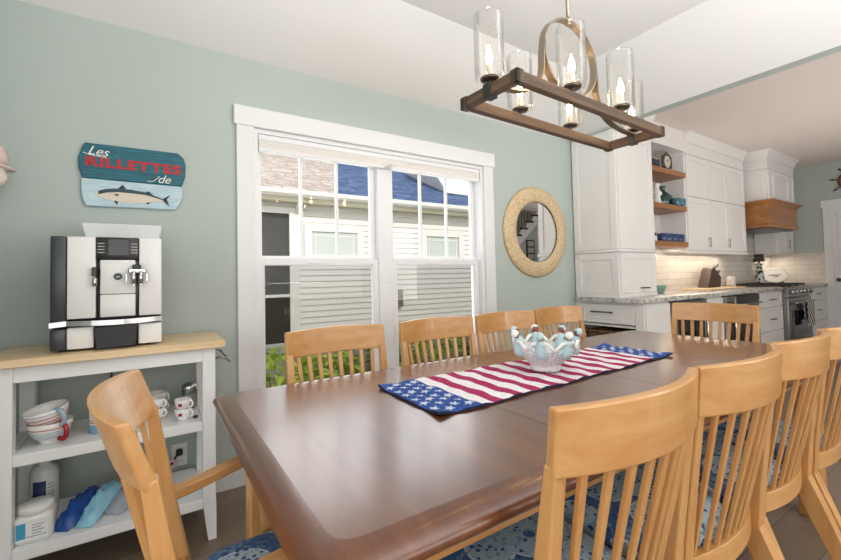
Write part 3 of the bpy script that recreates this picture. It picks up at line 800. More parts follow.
# mackerel
def fx(u): return sx(u)
def fz(v, u): return 1.650 - (v - 293 - (u-120)*.090)/165*.134
fish_out = [(190, 385), (215, 372), (260, 362), (320, 360), (400, 368), (480, 384), (540, 408), (590, 428)]
fish_low = [(590, 440), (540, 446), (470, 455), (400, 452), (320, 440), (250, 422), (210, 402)]
fb = mat('fish_cream', '#d6cbb9', .5); fk = mat('fish_dark_back', '#27414a', .5); ff = mat('fish_fin_dark', '#2e2a27', .6)
P = [(fx(u), fz(v, u)) for u, v in fish_out + fish_low]
q = MB(); q.prism(P[::-1], 'y', SY-.003, SY); f0 = q.build('fish', fb, b2)
mid = [(u, v+22-max(0, (u-420))*.09) for u, v in fish_out[::-1]]
q = MB(); q.prism([(fx(u), fz(v, u)) for u, v in fish_out[1:] + mid[:-1]], 'y', SY-.0042, SY-.002)
q.build('fish_back', fk, b2)
q = MB()
for poly in ([(322, 362), (350, 338), (372, 362)], [(480, 386), (505, 380), (530, 402)], [(588, 430), (640, 402), (615, 432), (632, 476), (600, 448)], [(300, 432), (325, 440), (318, 460)], [(300, 392), (332, 396), (318, 408)], [(485, 452), (515, 448), (500, 462)]):
    q.prism([(fx(u), fz(v, u)) for u, v in poly], 'y', SY-.005, SY-.0015)
q.build('fish_fins', ff, b2)
q = MB(); q.sphere((fx(232), SY-.004, fz(380, 232)), .004, 0, 10, (1, .5, 1)); q.build('fish_eye', blackp, b2)

# ------------------------------------------------------------------ things on the cart shelves
redstripe = mat('cup_red_stripe', '#b83a42', .3); bluestripe = mat('cup_blue_stripe', '#8fa9bb', .3)
redglaze = mat('red_glaze', '#a81f35', .25); blueglaze = mat('blue_grey_glaze', '#9db3c6', .3)
def handle(c, r, rt, d, m, parent, name='handle', flat=1.0):
    """ring handle: c centre, d outward horizontal direction"""
    d = Vector(d).normalized(); q = MB(); pts = []
    for i in range(15):
        a = radians(-118 + 236*i/14)
        pts.append(Vector(c) + d*(r*cos(a)) + Vector((0, 0, r*sin(a)*flat)))
    q.tube(pts, rt, 8); return q.build(name, m, parent)
def bigcup(loc, tilt, hm, label, stripes):
    o = thing('striped_cup', loc, label, 'cup', 'striped cups on the cart')
    pr = [(r*.88, z) for r, z in [(0, .006), (.030, .0), (.034, .004), (.033, .010), (.052, .022), (.068, .042), (.077, .066), (.080, .084), (.078, .085), (.073, .066), (.064, .044), (.048, .026), (0, .016)]]
    q = MB(); q.lathe(pr, loc, 36); q.build('cup_body', porcelain, o)
    for z, mt in stripes:
        r = 0
        for (r0, z0), (r1, z1) in zip(pr, pr[1:]):
            if z0 <= z <= z1 and r1 >= r0: r = r0+(r1-r0)*(z-z0)/(z1-z0)
        q = MB(); q.lathe([(r-.002, z-.0013), (r+.0008, z-.0013), (r+.0016, z+.0013), (r-.0015, z+.0013), (r-.002, z-.0013)], loc, 36); q.build('stripe', mt, o)
    d = (.62, -.78, 0)
    dd = Vector(d).normalized()
    handle(Vector(loc)+dd*.068+Vector((0, 0, .050)), .028, .0085, d, hm, o, flat=1.1)
    o.rotation_euler = tilt; return o
bigcup((-.350, 2.170, SH2), (0, 0, 0), redglaze, 'striped white cup with red handle, lower of two nested on the cart shelf', ((.064, redstripe), (.050, bluestripe), (.042, bluestripe), (.034, bluestripe), (.027, bluestripe)))
bigcup((-.348, 2.170, SH2+.056), (radians(6), radians(-10), 0), blueglaze, 'tilted white cup with red stripes and grey-blue handle, nested in another cup', ((.074, bluestripe), (.058, redstripe), (.044, redstripe), (.032, redstripe)))
o = thing('striped_mug', (-.195, 2.20, SH2), 'straight-sided mug with blue foot and red lines, half hidden behind the armchair', 'mug')
q = MB(); q.lathe([(0, .004), (.036, 0), (.039, .003), (.039, .098), (.037, .099), (.036, .01), (0, .008)], (-.195, 2.20, SH2), 32); q.build('mug_body', porcelain, o)
q = MB(); q.lathe([(.0385, .002), (.0398, .004), (.0398, .036), (.0385, .036)], (-.195, 2.20, SH2), 32); q.build('blue_band', mat('mug_blue', '#7ea2bb', .3), o)
for z in (.044, .052):
    q = MB(); q.lathe([(.0385, z), (.0398, z), (.0398, z+.003), (.0385, z+.003)], (-.195, 2.20, SH2), 32); q.build('stripe', redstripe, o)
inkm = mat('dark_ink', '#3b3a3a', .5)
WG = 'white cups on the middle cart shelf'
def whitecup(loc, label, r=.044, h=.052, hd=(.80, -.60, 0), logo=None):
    o = thing('white_cup', loc, label, 'cup', WG)
    q = MB(); q.lathe([(0, .004), (r*.55, 0), (r*.6, .003), (r*.74, h*.25), (r*.92, h*.6), (r, h), (r-.003, h+.001), (r*.86, h*.6), (r*.6, h*.25), (0, .010)], loc, 32); q.build('cup_body', porcelain, o)
    d = Vector(hd).normalized(); handle(Vector(loc)+d*(r*.93)+Vector((0, 0, h*.60)), h*.30, .0045, hd, porcelain, o)
    if logo:
        q = MB(); a = Vector((-.28 if logo == 'ink' else -.42, -1, 0)).normalized(); s_ = Vector((0, 0, 1)).cross(a).normalized()
        wv, hv = ((.012, .003) if logo == 'ink' else (.0075, .0065))
        zc = h*.58; rr = r*.91
        p = Vector(loc) + a*(rr+.0012) + Vector((0, 0, zc))
        nn = a; up_ = Vector((0, 0, 1)) + a*.18
        P = [p - s_*wv - up_*hv, p + s_*wv - up_*hv, p + s_*wv + up_*hv, p - s_*wv + up_*hv]
        q.add(P + [x - nn*.002 for x in P], [(0, 1, 2, 3), (7, 6, 5, 4), (0, 4, 5, 1), (1, 5, 6, 2), (2, 6, 7, 3), (3, 7, 4, 0)])
        q.build('printed_mark', inkm if logo == 'ink' else redglaze, o)
    return o
whitecup((-.005, 2.235, SH2), 'white cappuccino cup, lower of the front stack behind the armchair back', logo='ink')
whitecup((-.006, 2.235, SH2+.043), 'white cappuccino cup, upper of the front stack behind the armchair back', logo='ink')
whitecup((.005, 2.345, SH2), 'white cappuccino cup, lower of the stack by the wall behind the other cups')
whitecup((.006, 2.345, SH2+.043), 'white cappuccino cup on top of the stack nearest the wall')
whitecup((.102, 2.155, SH2), 'small espresso cup with red square mark, lower of its pair below the sugar jar', .034, .050, logo='red')
whitecup((.102, 2.155, SH2+.042), 'small espresso cup with red square mark, upper of its pair below the sugar jar', .034, .050, logo='red')
o = thing('sugar_jar', (.140, 2.345, SH2), 'glass sugar jar with chrome lid on the middle cart shelf', 'jar')
q = MB(); q.lathe([(0, 0), (.030, 0), (.034, .004), (.034, .088), (.031, .094), (.031, .097)], (.140, 2.345, SH2), 28); q.build('jar_glass', jarglass, o)
q = MB(); q.cyl((.140, 2.345, SH2+.003), .030, .055, 24); q.build('sugar_fill', mat('sugar_white', '#e4e2de', .9), o)
q = MB(); q.lathe([(.036, .094), (.036, .106), (.031, .115), (.016, .121), (0, .122)], (.140, 2.345, SH2), 28); q.build('lid', chrome, o)
q = MB(); q.sphere((.150, 2.135, SH2+.008), .008, 0, 12, (1.5, 1, .9)); single(q, 'black_stopper', blackp, 'small black stopper lying by the right leg of the cart shelf', 'stopper')

plasticw = mat('white_bottle_plastic', '#e4e4e2', .35); navy = mat('navy_label', '#27365c', .5); labelgrey = mat('label_print_grey', '#8f959c', .6); labelblue = mat('label_sky_blue', '#3f9cc0', .5)
bxx, byy = -.395, 2.34
o = thing('cleaner_bottle', (bxx, byy, SH1), 'tall white cleaner bottle with navy label on the bottom cart shelf', 'bottle')
q = MB(); q.lathe([(0, 0), (.043, 0), (.047, .005), (.047, .165), (.044, .185), (.034, .200), (.020, .206), (.018, .214)], (bxx, byy, SH1), 36); q.build('bottle_body', plasticw, o)
q = MB(); q.cyl((bxx, byy, SH1+.210), .022, .030, 24, bev=.003); q.build('cap', plasticw, o)
q = MB(); q.lathe([(.0465, .05), (.0476, .05), (.0476, .150), (.0465, .150)], (bxx, byy, SH1), 20, 0, a0=radians(232), a1=radians(286)); q.build('label', navy, o)
q = MB()
for k in range(7): q.lathe([(.0465, .052+.013*k), (.0477, .052+.013*k), (.0477, .056+.013*k), (.0465, .056+.013*k)], (bxx, byy, SH1), 12, 0, a0=radians(292), a1=radians(318 + 6*(k % 2)))
q.build('label_print', labelgrey, o)
tx, ty = -.388, 2.160
o = thing('white_tub', (tx, ty, SH1), 'squat white tub with round lid and blue label, front of the bottom cart shelf', 'tub')
q = MB(); vs = []; fs = []; lay = [(.004, 0), (0, .006), (.0, .082), (.006, .092), (.018, .098)]
for ins, z in lay:
    r = rrect(tx-.057+ins, tx+.057-ins, ty-.058+ins, ty+.058-ins, .028-ins*.5, 5); n = len(r); vs += [(x, y, SH1+z) for x, y in r]
for j in range(len(lay)-1):
    for i in range(n): fs.append((j*n+i, j*n+(i+1) % n, (j+1)*n+(i+1) % n, (j+1)*n+i))
q.add(vs, fs + [tuple(range(n))[::-1], tuple((len(lay)-1)*n+i for i in range(n))], 0, True); q.build('tub_body', plasticw, o)
q = MB(); q.lathe([(.050, .096), (.054, .100), (.054, .120), (.048, .126), (0, .127)], (tx, ty, SH1), 36); q.build('lid', plasticw, o)
q = MB(); q.box((tx-.046, ty-.0592, SH1+.014), (tx+.046, ty-.0575, SH1+.084)); q.build('label', mat('label_white', '#eceeee', .5), o)
q = MB(); q.box((tx-.044, ty-.0602, SH1+.022), (tx-.018, ty-.0585, SH1+.078)); q.build('label_picture', labelblue, o)
q = MB()
for k in range(4): q.box((tx+.0, ty-.0602, SH1+.034+.010*k), (tx+.026+.008*(k % 2), ty-.0585, SH1+.037+.010*k))
q.box((tx-.016, ty-.0602, SH1+.024), (tx+.042, ty-.0585, SH1+.0265)); q.build('label_print', labelgrey, o)
# plastic pouches
def pouch(name, c, L, Wd, Hh, yawd, pitchd, m, label, seed, grp='plastic pouches on the bottom cart shelf'):
    rnd = random.Random(seed); q = MB(); nx, ny = 16, 10; top = []; bot = []
    for j in range(ny+1):
        for i in range(nx+1):
            u, v = -1+2*i/nx, -1+2*j/ny
            b_ = max(0, (1-abs(u)**2.6))*max(0, (1-abs(v)**2.2))
            cr = .22*sin(7*u+seed)*cos(5*v+seed*2) + .16*sin(13*v+3*u) + .10*sin(17*u-4*v)
            top.append(Vector((u*L/2, v*Wd/2*(1-.10*abs(u)**3), Hh*(b_*(.8+cr)) + .002*sin(20*u+9*v)*(1-b_))))
            bot.append(Vector((u*L/2, v*Wd/2*(1-.10*abs(u)**3), -Hh*.25*b_ - .001)))
    n = (nx+1)*(ny+1); f = []
    for j in range(ny):
        for i in range(nx):
            a = j*(nx+1)+i; f.append((a, a+1, a+nx+2, a+nx+1)); f.append((n+a, n+a+nx+1, n+a+nx+2, n+a+1))
    M = Matrix.Translation(c) @ Matrix.Rotation(radians(yawd), 4, 'Z') @ Matrix.Rotation(radians(pitchd), 4, 'Y')
    V = [M @ p for p in top + bot]; mn = min(p.z for p in V)
    q.add([p - Vector((0, 0, mn-SH1)) for p in V], f, 0, True)
    return single(q, name, m, label, 'pouch', grp, recalc=False)
film_l = mat('light_blue_film', '#8cc4dc', .2, coat=.3); film_d = mat('deep_blue_film', '#1f4a93', .2, coat=.3)
film_c = mat('clear_film', '#cfd5e2', .15); film_c.node_tree.nodes['Principled BSDF'].inputs['Alpha'].default_value = .45
pouch('plastic_pouch', (-.262, 2.23, .19), .23, .085, .060, 58, -14, film_d, 'deep blue plastic pouch beside the white tub', 3)
pouch('plastic_pouch', (-.195, 2.215, .20), .24, .075, .062, 66, -16, film_l, 'light blue plastic pouch lying across the deep blue one', 5)
pouch('plastic_pouch', (-.10, 2.24, .19), .20, .13, .05, 45, -6, film_c, 'clear plastic pouch right of the light blue pouch', 8)
q = MB(); q.box((-.30, 2.395, SH1), (-.06, 2.44, SH1+.010), .002, mat=None); single(q, 'flat_packet', mat('magenta_packet', '#8f3550', .5), 'flat dark pink packet against the back of the bottom cart shelf', 'packet')
# outlet with cord tag
ol = thing('wall_outlet', (.102, YW, .19), 'white wall outlet with a plug in it, behind the cart legs', 'outlet')
q = MB(); q.box((.066, YW-.007, .188), (.138, YW, .303), .003); q.build('cover_plate', mat('outlet_plate', '#e9e8e4', .4), ol)
for z in (.222, .268):
    q = MB(); q.box((.084, YW-.010, z-.016), (.120, YW-.005, z+.016), .003); q.build('socket', white, ol)

# ------------------------------------------------------------------ shell ornament at the photo's left edge, on the left wall
orn = thing('shell_ornament', (-.56, 2.40, 1.53), 'pinkish shell ornament hanging on the left wall at the photo edge', 'ornament')
shellp = mat('pink_shell', '#d9bfb8', .35); shellw = mat('cream_shell', '#e3d8cc', .4)
q = MB(); q.sphere((-.565, 2.40, 1.685), .038, 0, 18, (1, 1, 1.15)); q.sphere((-.555, 2.39, 1.715), .022, 0, 14); q.build('upper_shell', shellp, orn)
q = MB(); q.sphere((-.565, 2.40, 1.605), .036, 0, 18, (1, 1, 1.2)); q.sphere((-.57, 2.40, 1.555), .016, 0, 12, (1, 1, 1.3)); q.build('lower_shell', shellw, orn)
q = MB(); pts = [(-.565+.058*cos(2*pi*i/28), 2.40+.058*sin(2*pi*i/28), 1.648-.012*cos(2*pi*i/28)) for i in range(28)]
q.tube(pts, .0055, 8, closed=True); q.build('ring', shellp, orn)
q = MB(); q.tube([(-.592, 2.40, 1.80), (-.575, 2.40, 1.79), (-.565, 2.40, 1.73)], .003, 6); q.cyl((-.6, 2.40, 1.80), .008, .012, 10, axis='x'); q.build('hanger', nickel, orn)

# ------------------------------------------------------------------ round mirror
mr = thing('round_mirror', (2.862, YW, 1.115), 'round wall mirror in a wide pale woven frame, right of the window', 'mirror')
rat = mat('pale_woven_frame', '#d9c3a1', .6)
_v = coord(rat); _w1 = voro(rat, _v, 75); base(rat, ramp(rat, _w1.outputs['Distance'], [(0, '#e2cfae'), (.5, '#d0b891'), (.9, '#b79b75')])); bump(rat, _w1.outputs['Distance'], .5, .004)
mc = (2.862, 0, 1.522)
q = MB(); q.lathe([(.268, -.004), (.268, -.022), (.276, -.034), (.330, -.040), (.388, -.030), (.404, -.016), (.406, -.002), (.268, -.004)], (2.862, YW, 1.522), 72, axis='y'); q.v = [(x, 2*YW-y if y > YW else y, z) for x, y, z in q.v]; q.build('frame', rat, mr)
q = MB(); q.lathe([(0, 0), (.272, 0)], (0, 0, 0), 64, axis='y'); q.v = [(x+2.862, YW-.014, z+1.522) for x, y, z in q.v]; q.add([(p[0], YW-.004, p[2]) for p in q.v], [f[::-1] for f in q.f]); q.build('mirror_glass', mat('mirror_silver', '#f2f2f2', .0, metal=1), mr, recalc=False)
q = MB(); q.lathe([(.266, -.012), (.266, -.020), (.272, -.024), (.276, -.018)], (2.862, YW, 1.522), 64, axis='y'); q.v = [(x, 2*YW-y if y > YW else y, z) for x, y, z in q.v]; q.build('inner_rim', mat('dark_rim', '#4c453d', .5), mr)
# ------------------------------------------------------------------ chandelier
HX, HY, HZ = 1.498, 1.09, 1.80
ch = thing('chandelier', (HX, HY, 2.76), 'rectangular wood beam chandelier with six seeded glass cylinders over the table', 'chandelier')
fx0, fx1, fy0, fy1 = .992, 2.004, .950, 1.230
rw, rh = .030, .040
z0, z1 = HZ-rh/2, HZ+rh/2
for y in (fy0, fy1):
    yy = (y, y+rw) if y == fy0 else (y-rw, y)
    q = MB(); q.box((fx0, yy[0], z0), (fx1, yy[1], z1), .002); q.build('beam', rustic, ch)
for x in (fx0, fx1):
    xx = (x, x+rw) if x == fx0 else (x-rw, x)
    q = MB(); q.box((xx[0], fy0+rw, z0), (xx[1], fy1-rw, z1), .002); q.build('beam', rustic_y, ch)
for x in (fx0, fx1):
    for y in (fy0, fy1):
        q = MB(); xa = x-.003 if x == fx0 else x-rw-.002; ya = y-.003 if y == fy0 else y-rw-.002
        sxn = 1 if x == fx0 else -1; syn = 1 if y == fy0 else -1
        q.box((x-.003*sxn, y-.003*syn, z0-.003), (x+.012*sxn, y+rw*syn, z1+.003), .001)
        q.box((x-.003*sxn, y-.003*syn, z0-.003), (x+rw*sxn, y+.012*syn, z1+.003), .001)
        q.build('corner_bracket', bronze, ch)
# rod and canopy
q = MB(); q.tube([(HX-.01, HY, 2.225), (HX-.01, HY, 2.74)], .0075, 12); q.cyl((HX-.01, HY, 2.205), .014, .035, 16, bev=.004); q.build('down_rod', nickel, ch)
q = MB(); q.lathe([(0, 2.735), (.055, 2.735), (.065, 2.745), (.065, 2.76), (0, 2.76)], (HX-.01, HY, 0), 28); q.build('ceiling_plate', nickel, ch)
# ring strap, plus sweeping straps to both end beams
RC, RR = 2.057, .180
RZ = .162
q = MB(); q.bar([(HX-.01+RR*cos(2*pi*i/56), HY, RC+RZ*sin(2*pi*i/56)) for i in range(56)], (0, 1, 0), .030, .008, closed=True, smooth=False); q.build('ring_strap', nickel, ch)
for s in (-1, 1):
    q = MB(); xe = (fx0+rw*.6 if s < 0 else fx1-rw*.6)
    K = [Vector((HX-.01+s*a, HY, z)) for a, z in ((.176, 2.085), (.185, 2.03), (.190, 1.96), (.206, 1.915), (.245, 1.872), (.31, 1.843), (.39, 1.829), (.46, 1.825))] + [Vector((xe, HY, 1.8245))]
    pts = []
    for i in range(len(K)-1):
        p0, p1, p2, p3 = K[max(0, i-1)], K[i], K[i+1], K[min(len(K)-1, i+2)]
        for t in (0, .25, .5, .75):
            pts.append(.5*((2*p1)+(p2-p0)*t+(2*p0-5*p1+4*p2-p3)*t*t+(3*p1-p0-3*p2+p3)*t**3))
    pts.append(K[-1])
    q.bar(pts, (0, 1, 0), .030, .007); q.build('sweep_strap', nickel, ch)
    q = MB(); xc = fx0 if s < 0 else fx1
    q.box((xc-.006, HY-.022, z0-.008), (xc+.006, HY+.022, z1+.012), .002) if False else None
    xa = (xc-.006, xc+rw+.006) if s < 0 else (xc-rw-.006, xc+.006)
    q.box((xa[0], HY-.018, z0-.006), (xa[1], HY+.018, z1+.004), .002); q.build('beam_clip', blackm, ch)
bulbm = mat('lit_filament_bulb', '#ffffff', .3, emit='#ffd09a', es=120)
candle = mat('candle_sleeve', '#cfc4b2', .5)
z1_lamp = z1
LP = [(1.315, fy0+rw/2), (1.66, fy0+rw/2), (1.312, fy1-rw/2), (1.662, fy1-rw/2), (fx0+rw/2, HY), (fx1-rw/2, HY)]
for x, y in LP:
    zb = z1+.012
    q = MB(); q.cyl((x, y, z1-.002), .007, .026, 12); q.lathe([(0, .018), (.030, .018), (.034, .022), (.034, .028), (.028, .030), (0, .030)], (x, y, z1), 24)
    hl = q.build('lamp_holder', bronze, ch)
    q = MB(); q.cyl((x, y, z1+.030), .0095, .050, 14, bev=.001); q.build('candle_sleeve', candle, hl)
    q = MB(); q.lathe([(0, .078), (.006, .080), (.011, .092), (.0125, .104), (.010, .120), (.005, .136), (.0015, .150), (0, .152)], (x, y, z1), 16); q.build('bulb', bulbm, hl)
    q = MB(); q.lathe([(.050, .024), (.0535, .026), (.054, .03), (.054, .250), (.053, .254), (.0515, .250), (.0515, .03), (.050, .024)], (x, y, z1), 36); q.build('glass_cylinder', seedglass, ch)

ch.rotation_euler = (0, 0, radians(2.2))
# ------------------------------------------------------------------ kitchen
YK = 1.87           # base cabinet fronts
stone_m = mat('grey_veined_quartz', '#b9b6b1', .2)
_n = noise(stone_m, coord(stone_m), 9, 6, 2.2); base(stone_m, ramp(stone_m, _n, [(.36, '#8f8d8a'), (.46, '#b5b2ad'), (.62, '#cfccc7')]))
def shaker(q, a, b_, axis, depth, frame=.055, rec=.008):
    """a door with a recessed middle; a,b = lower/upper corner in (h,z); front plane at depth facing -axis"""
    (h0, z0_), (h1, z1_) = a, b_
    def bx(p, r, d0, d1):
        if axis == 'y': q.box((p[0], depth+d0, p[1]), (r[0], depth+d1, r[1]), .0015)
        else: q.box((depth+d0, p[0], p[1]), (depth+d1, r[0], r[1]), .0015)
    bx((h0, z0_), (h0+frame, z1_), -.018, 0); bx((h1-frame, z0_), (h1, z1_), -.018, 0)
    bx((h0+frame, z0_), (h1-frame, z0_+frame), -.018, 0); bx((h0+frame, z1_-frame), (h1-frame, z1_), -.018, 0)
    bx((h0+frame, z0_+frame), (h1-frame, z1_-frame), -.018+rec, 0)
def pull_y(x, z, L, depth, m, parent, upright=False):
    q = MB()
    if upright:
        q.box((x-.006, depth-.030, z-L/2), (x+.006, depth-.022, z+L/2), .002)
        for zz in (z-L/2+.02, z+L/2-.02): q.box((x-.004, depth-.024, zz-.004), (x+.004, depth, zz+.004))
    else:
        q.box((x-L/2, depth-.030, z-.006), (x+L/2, depth-.022, z+.006), .002)
        for xx in (x-L/2+.02, x+L/2-.02): q.box((xx-.004, depth-.024, z-.004), (xx+.004, depth, z+.004))
    return q.build('handle', m, parent)

# end cabinet with the drawer facing the dining table
ec = thing('end_cabinet', (3.64, 2.2, 0), 'white base cabinet at the kitchen end with a wide drawer facing the dining table', 'cabinet')
q = MB(); q.box((3.405, YK+.005, .10), (3.425, YW, .67)) if False else None
q.box((3.42, YK, .10), (3.83, YK+.02, .88)); q.box((3.42, 2.49, .10), (3.83, YW, .88)); q.box((3.42, YK+.02, .66), (3.83, 2.49, .68)); q.box((3.81, YK+.02, .10), (3.83, 2.49, .88)); q.box((3.42, YK+.02, .10), (3.81, 2.49, .12)); q.box((3.40, YK-.012, .10), (3.42, YK+.06, .88), .002); q.box((3.40, 2.45, .10), (3.42, YW, .88), .002); q.box((3.40, YK+.06, .865), (3.42, 2.45, .88)); q.box((3.45, YK+.04, 0), (3.83, YW, .10))
q.build('carcass', cabw, ec)
q = MB(); shaker(q, (YK+.062, .69), (2.447, .862), 'x', 3.42, .035, .006); d = q.build('drawer', cabw, ec)
q = MB(); q.box((3.370, 2.12, .786), (3.378, 2.34, .798), .002)
for y in (2.15, 2.31): q.box((3.376, y-.004, .788), (3.403, y+.004, .796))
q.build('handle', pewter, d)
q = MB(); shaker(q, (3.43, .12), (3.82, .862), 'y', YK, .055); q.build('door', cabw, ec)
wick = mat('brown_wicker', '#6b4a33', .7)
_v = coord(wick); _n = voro(wick, coord(wick, (40, 40, 70)), 1); base(wick, ramp(wick, _n.outputs['Distance'], [(0, '#8a6446'), (.6, '#5b3e2a'), (1, '#33231a')])); bump(wick, _n.outputs['Distance'], .6, .006)
q = MB(); q.box((3.43, 1.96, .13), (3.78, 2.42, .60), .02, seg=3); q.box((3.425, 1.95, .585), (3.785, 2.43, .62), .012, seg=2); single(q, 'wicker_basket', wick, 'brown wicker basket in the open bay under the white drawer', 'basket')

# worktops (left of and right of the range)
q = MB(); q.box((3.365, YK-.035, .88), (6.585, YW-.012, .92), .004, seg=2); single(q, 'worktop', stone_m, 'long grey veined stone worktop from the tall cabinet to the range', 'worktop', 'stone worktops')
q = MB(); q.box((7.52, YK-.035, .88), (8.446, YW-.012, .92), .004, seg=2); single(q, 'worktop', stone_m, 'short grey veined stone worktop right of the range', 'worktop', 'stone worktops')

# tall pantry cabinet standing on the worktop
pc = thing('pantry_cabinet', (3.7, 2.28, .92), 'tall white paneled cabinet standing on the worktop beside the dining opening', 'cabinet')
PY = 2.065
q = MB(); q.box((3.41, PY, .92), (4.0, YW-.012, 2.56)); q.box((3.395, PY-.014, .92), (4.01, YW-.012, .955), .003); q.build('carcass', cabw, pc)
q = MB(); q.box((3.385, PY-.030, 1.325), (4.012, YW-.012, 1.352), .006, seg=2); q.build('waist_moulding', cabw, pc)
q = MB(); shaker(q, (PY-.006, .955), (2.497, 1.322), 'x', 3.41, .062); q.build('side_panel', cabw, pc)
q = MB(); shaker(q, (PY-.006, 1.355), (2.497, 2.555), 'x', 3.41, .062); q.build('side_panel', cabw, pc)
q = MB(); shaker(q, (3.42, .958), (3.99, 1.320), 'y', PY, .06); d = q.build('door', cabw, pc); pull_y(3.76, 1.0, .13, PY-.018, pewter, d)
q = MB(); shaker(q, (3.42, 1.356), (3.99, 2.40), 'y', PY, .06); q.build('door', cabw, pc)
def crown(q, x0, x1, yf, yb, za, zb, left=True, right=True, out=.07):
    """flared cornice around left, front and right sides"""
    prof = [(0, za), (.012, za), (.016, za+.03), (.03, za+(zb-za)*.55), (out*.8, zb-.03), (out, zb-.018), (out, zb)]
    vs = []; fs = []
    for o_, z_ in prof:
        vs += [(x0-(o_ if left else 0), yb, z_), (x0-(o_ if left else 0), yf-o_, z_), (x1+(o_ if right else 0), yf-o_, z_), (x1+(o_ if right else 0), yb, z_)]
    for j in range(len(prof)-1):
        for i in range(3): fs.append((j*4+i, j*4+i+1, j*4+5+i, j*4+4+i))
    n = len(prof)
    fs.append(tuple((n-1)*4+i for i in range(4))); fs.append((3, 2, 1, 0)); fs.append(tuple([j*4 for j in range(n)]+[])) ; fs.append(tuple([j*4+3 for j in range(n)][::-1]))
    q.add(vs, fs, 0, False)
q = MB(); crown(q, 3.46, 4.0, PY-.018, YW-.012, 2.555, 2.718, True, True, .055); q.build('cornice', cabw, pc, recalc=True)

# floating shelf niche: header, shelves
nh = MB(); nh.box((4.06, 2.20, 2.49), (5.0, YW-.001, 2.718), .003); single(nh, 'niche_valance', cabw, 'white boxed valance spanning the top of the wood shelf niche', 'valance')
nb = MB(); nb.box((4.002, 2.495, 1.37), (4.998, YW-.0005, 2.49)); o = single(nb, 'niche_back_panel', cabw, 'white back panel behind the three wood shelves', 'panel')
nb_ = None
SHZ = (1.465, 1.865, 2.245)
for z, lab in zip(SHZ, ('lowest', 'middle', 'top')):
    q = MB(); q.box((4.004, 2.20, z-.055), (4.997, 2.494, z), .003); single(q, 'floating_shelf', cherry, '%s of the three thick brown wood shelves between the white cabinets' % lab, 'shelf', 'wood shelves in the kitchen niche')

# wall cabinets
wc = thing('wall_cabinet', (5.8, 2.35, 1.37), 'white wall cabinet with two tiers of paneled doors, left of the range hood', 'cabinet')
q = MB(); q.box((5.0, 2.22, 1.37), (6.62, YW-.012, 2.60)); q.box((5.0, 2.205, 2.475), (6.62, 2.22, 2.60), .002); q.box((5.0, 2.195, 1.345), (6.62, 2.22, 1.372), .003); q.build('carcass', cabw, wc)
xs = [5.02, 5.55, 6.08, 6.61]
for i in range(3):
    q = MB(); shaker(q, (xs[i]+.004, 1.385), (xs[i+1]-.004, 1.985), 'y', 2.22, .06); d = q.build('door', cabw, wc)
    pull_y(xs[i+1]-.05 if i < 2 else xs[i]+.05, 1.48, .12, 2.202, nickel, d, True) if i != 2 else None
    q = MB(); shaker(q, (xs[i]+.004, 1.995), (xs[i+1]-.004, 2.465), 'y', 2.22, .06); q.build('door', cabw, wc)
q = MB(); crown(q, 5.0, 6.62, 2.205, YW-.012, 2.60, 2.718, False, False, .06); q.build('cornice', cabw, wc)

hc = thing('hood_cabinet', (7.24, 2.2, 1.69), 'white hood cabinet with a stained wood hood band over the range', 'range hood')
HYF = 2.0
q = MB(); q.box((6.74, HYF, 2.04), (7.74, YW-.012, 2.60)); q.box((6.73, HYF-.012, 2.47), (7.75, YW-.012, 2.60), .003); q.build('carcass', cabw, hc)
xs = [6.75, 6.98, 7.50, 7.73]
for i in range(3):
    q = MB(); shaker(q, (xs[i]+.004, 2.06), (xs[i+1]-.004, 2.46), 'y', HYF, .05); q.build('door', cabw, hc)
q = MB(); shaker(q, (HYF, 2.06), (YW-.02, 2.46), 'x', 6.74, .05); q.build('side_panel', cabw, hc)
q = MB(); crown(q, 6.73, 7.75, HYF-.012, YW-.012, 2.60, 2.718, True, True, .06); q.build('cornice', cabw, hc)
q = MB()
lays = [(0.0, 1.70), (0.0, 1.735), (-.012, 1.745), (-.012, 1.99), (.0, 2.0), (.035, 2.03), (.045, 2.035), (.045, 2.055)]
vs = []; fs = []
for o_, z_ in lays: vs += [(6.70-o_, YW-.012, z_), (6.70-o_, 1.965-o_, z_), (7.78+o_, 1.965-o_, z_), (7.78+o_, YW-.012, z_)]
n = len(lays)
for j in range(n-1):
    for i in range(4): fs.append((j*4+i, j*4+(i+1) % 4, j*4+4+(i+1) % 4, j*4+4+i))
fs += [(3, 2, 1, 0), tuple((n-1)*4+i for i in range(4))]
q.add(vs, fs); q.build('wood_band', cherry_y, hc)
q = MB(); q.box((6.74, 2.02, 1.685), (7.74, 2.46, 1.702), .003); q.build('vent_insert', darksteel, hc)

wr = thing('wall_cabinet', (8.1, 2.35, 1.37), 'narrow white wall cabinet right of the range hood, over the far corner', 'cabinet')
q = MB(); q.box((7.79, 2.22, 1.38), (8.447, YW-.012, 2.60)); q.build('carcass', cabw, wr)
q = MB(); shaker(q, (7.80, 1.39), (8.12, 2.57), 'y', 2.22, .06); d = q.build('door', cabw, wr)
q = MB(); shaker(q, (8.125, 1.39), (8.44, 2.57), 'y', 2.22, .06); d = q.build('door', cabw, wr); pull_y(8.18, 1.52, .14, 2.202, nickel, d, True)
q = MB(); shaker(q, (2.225, 1.39), (2.49, 2.57), 'x', 7.79, .05); q.build('side_panel', cabw, wr)
q = MB(); crown(q, 7.79, 8.447, 2.205, YW-.012, 2.60, 2.718, False, False, .05); q.build('cornice', cabw, wr)

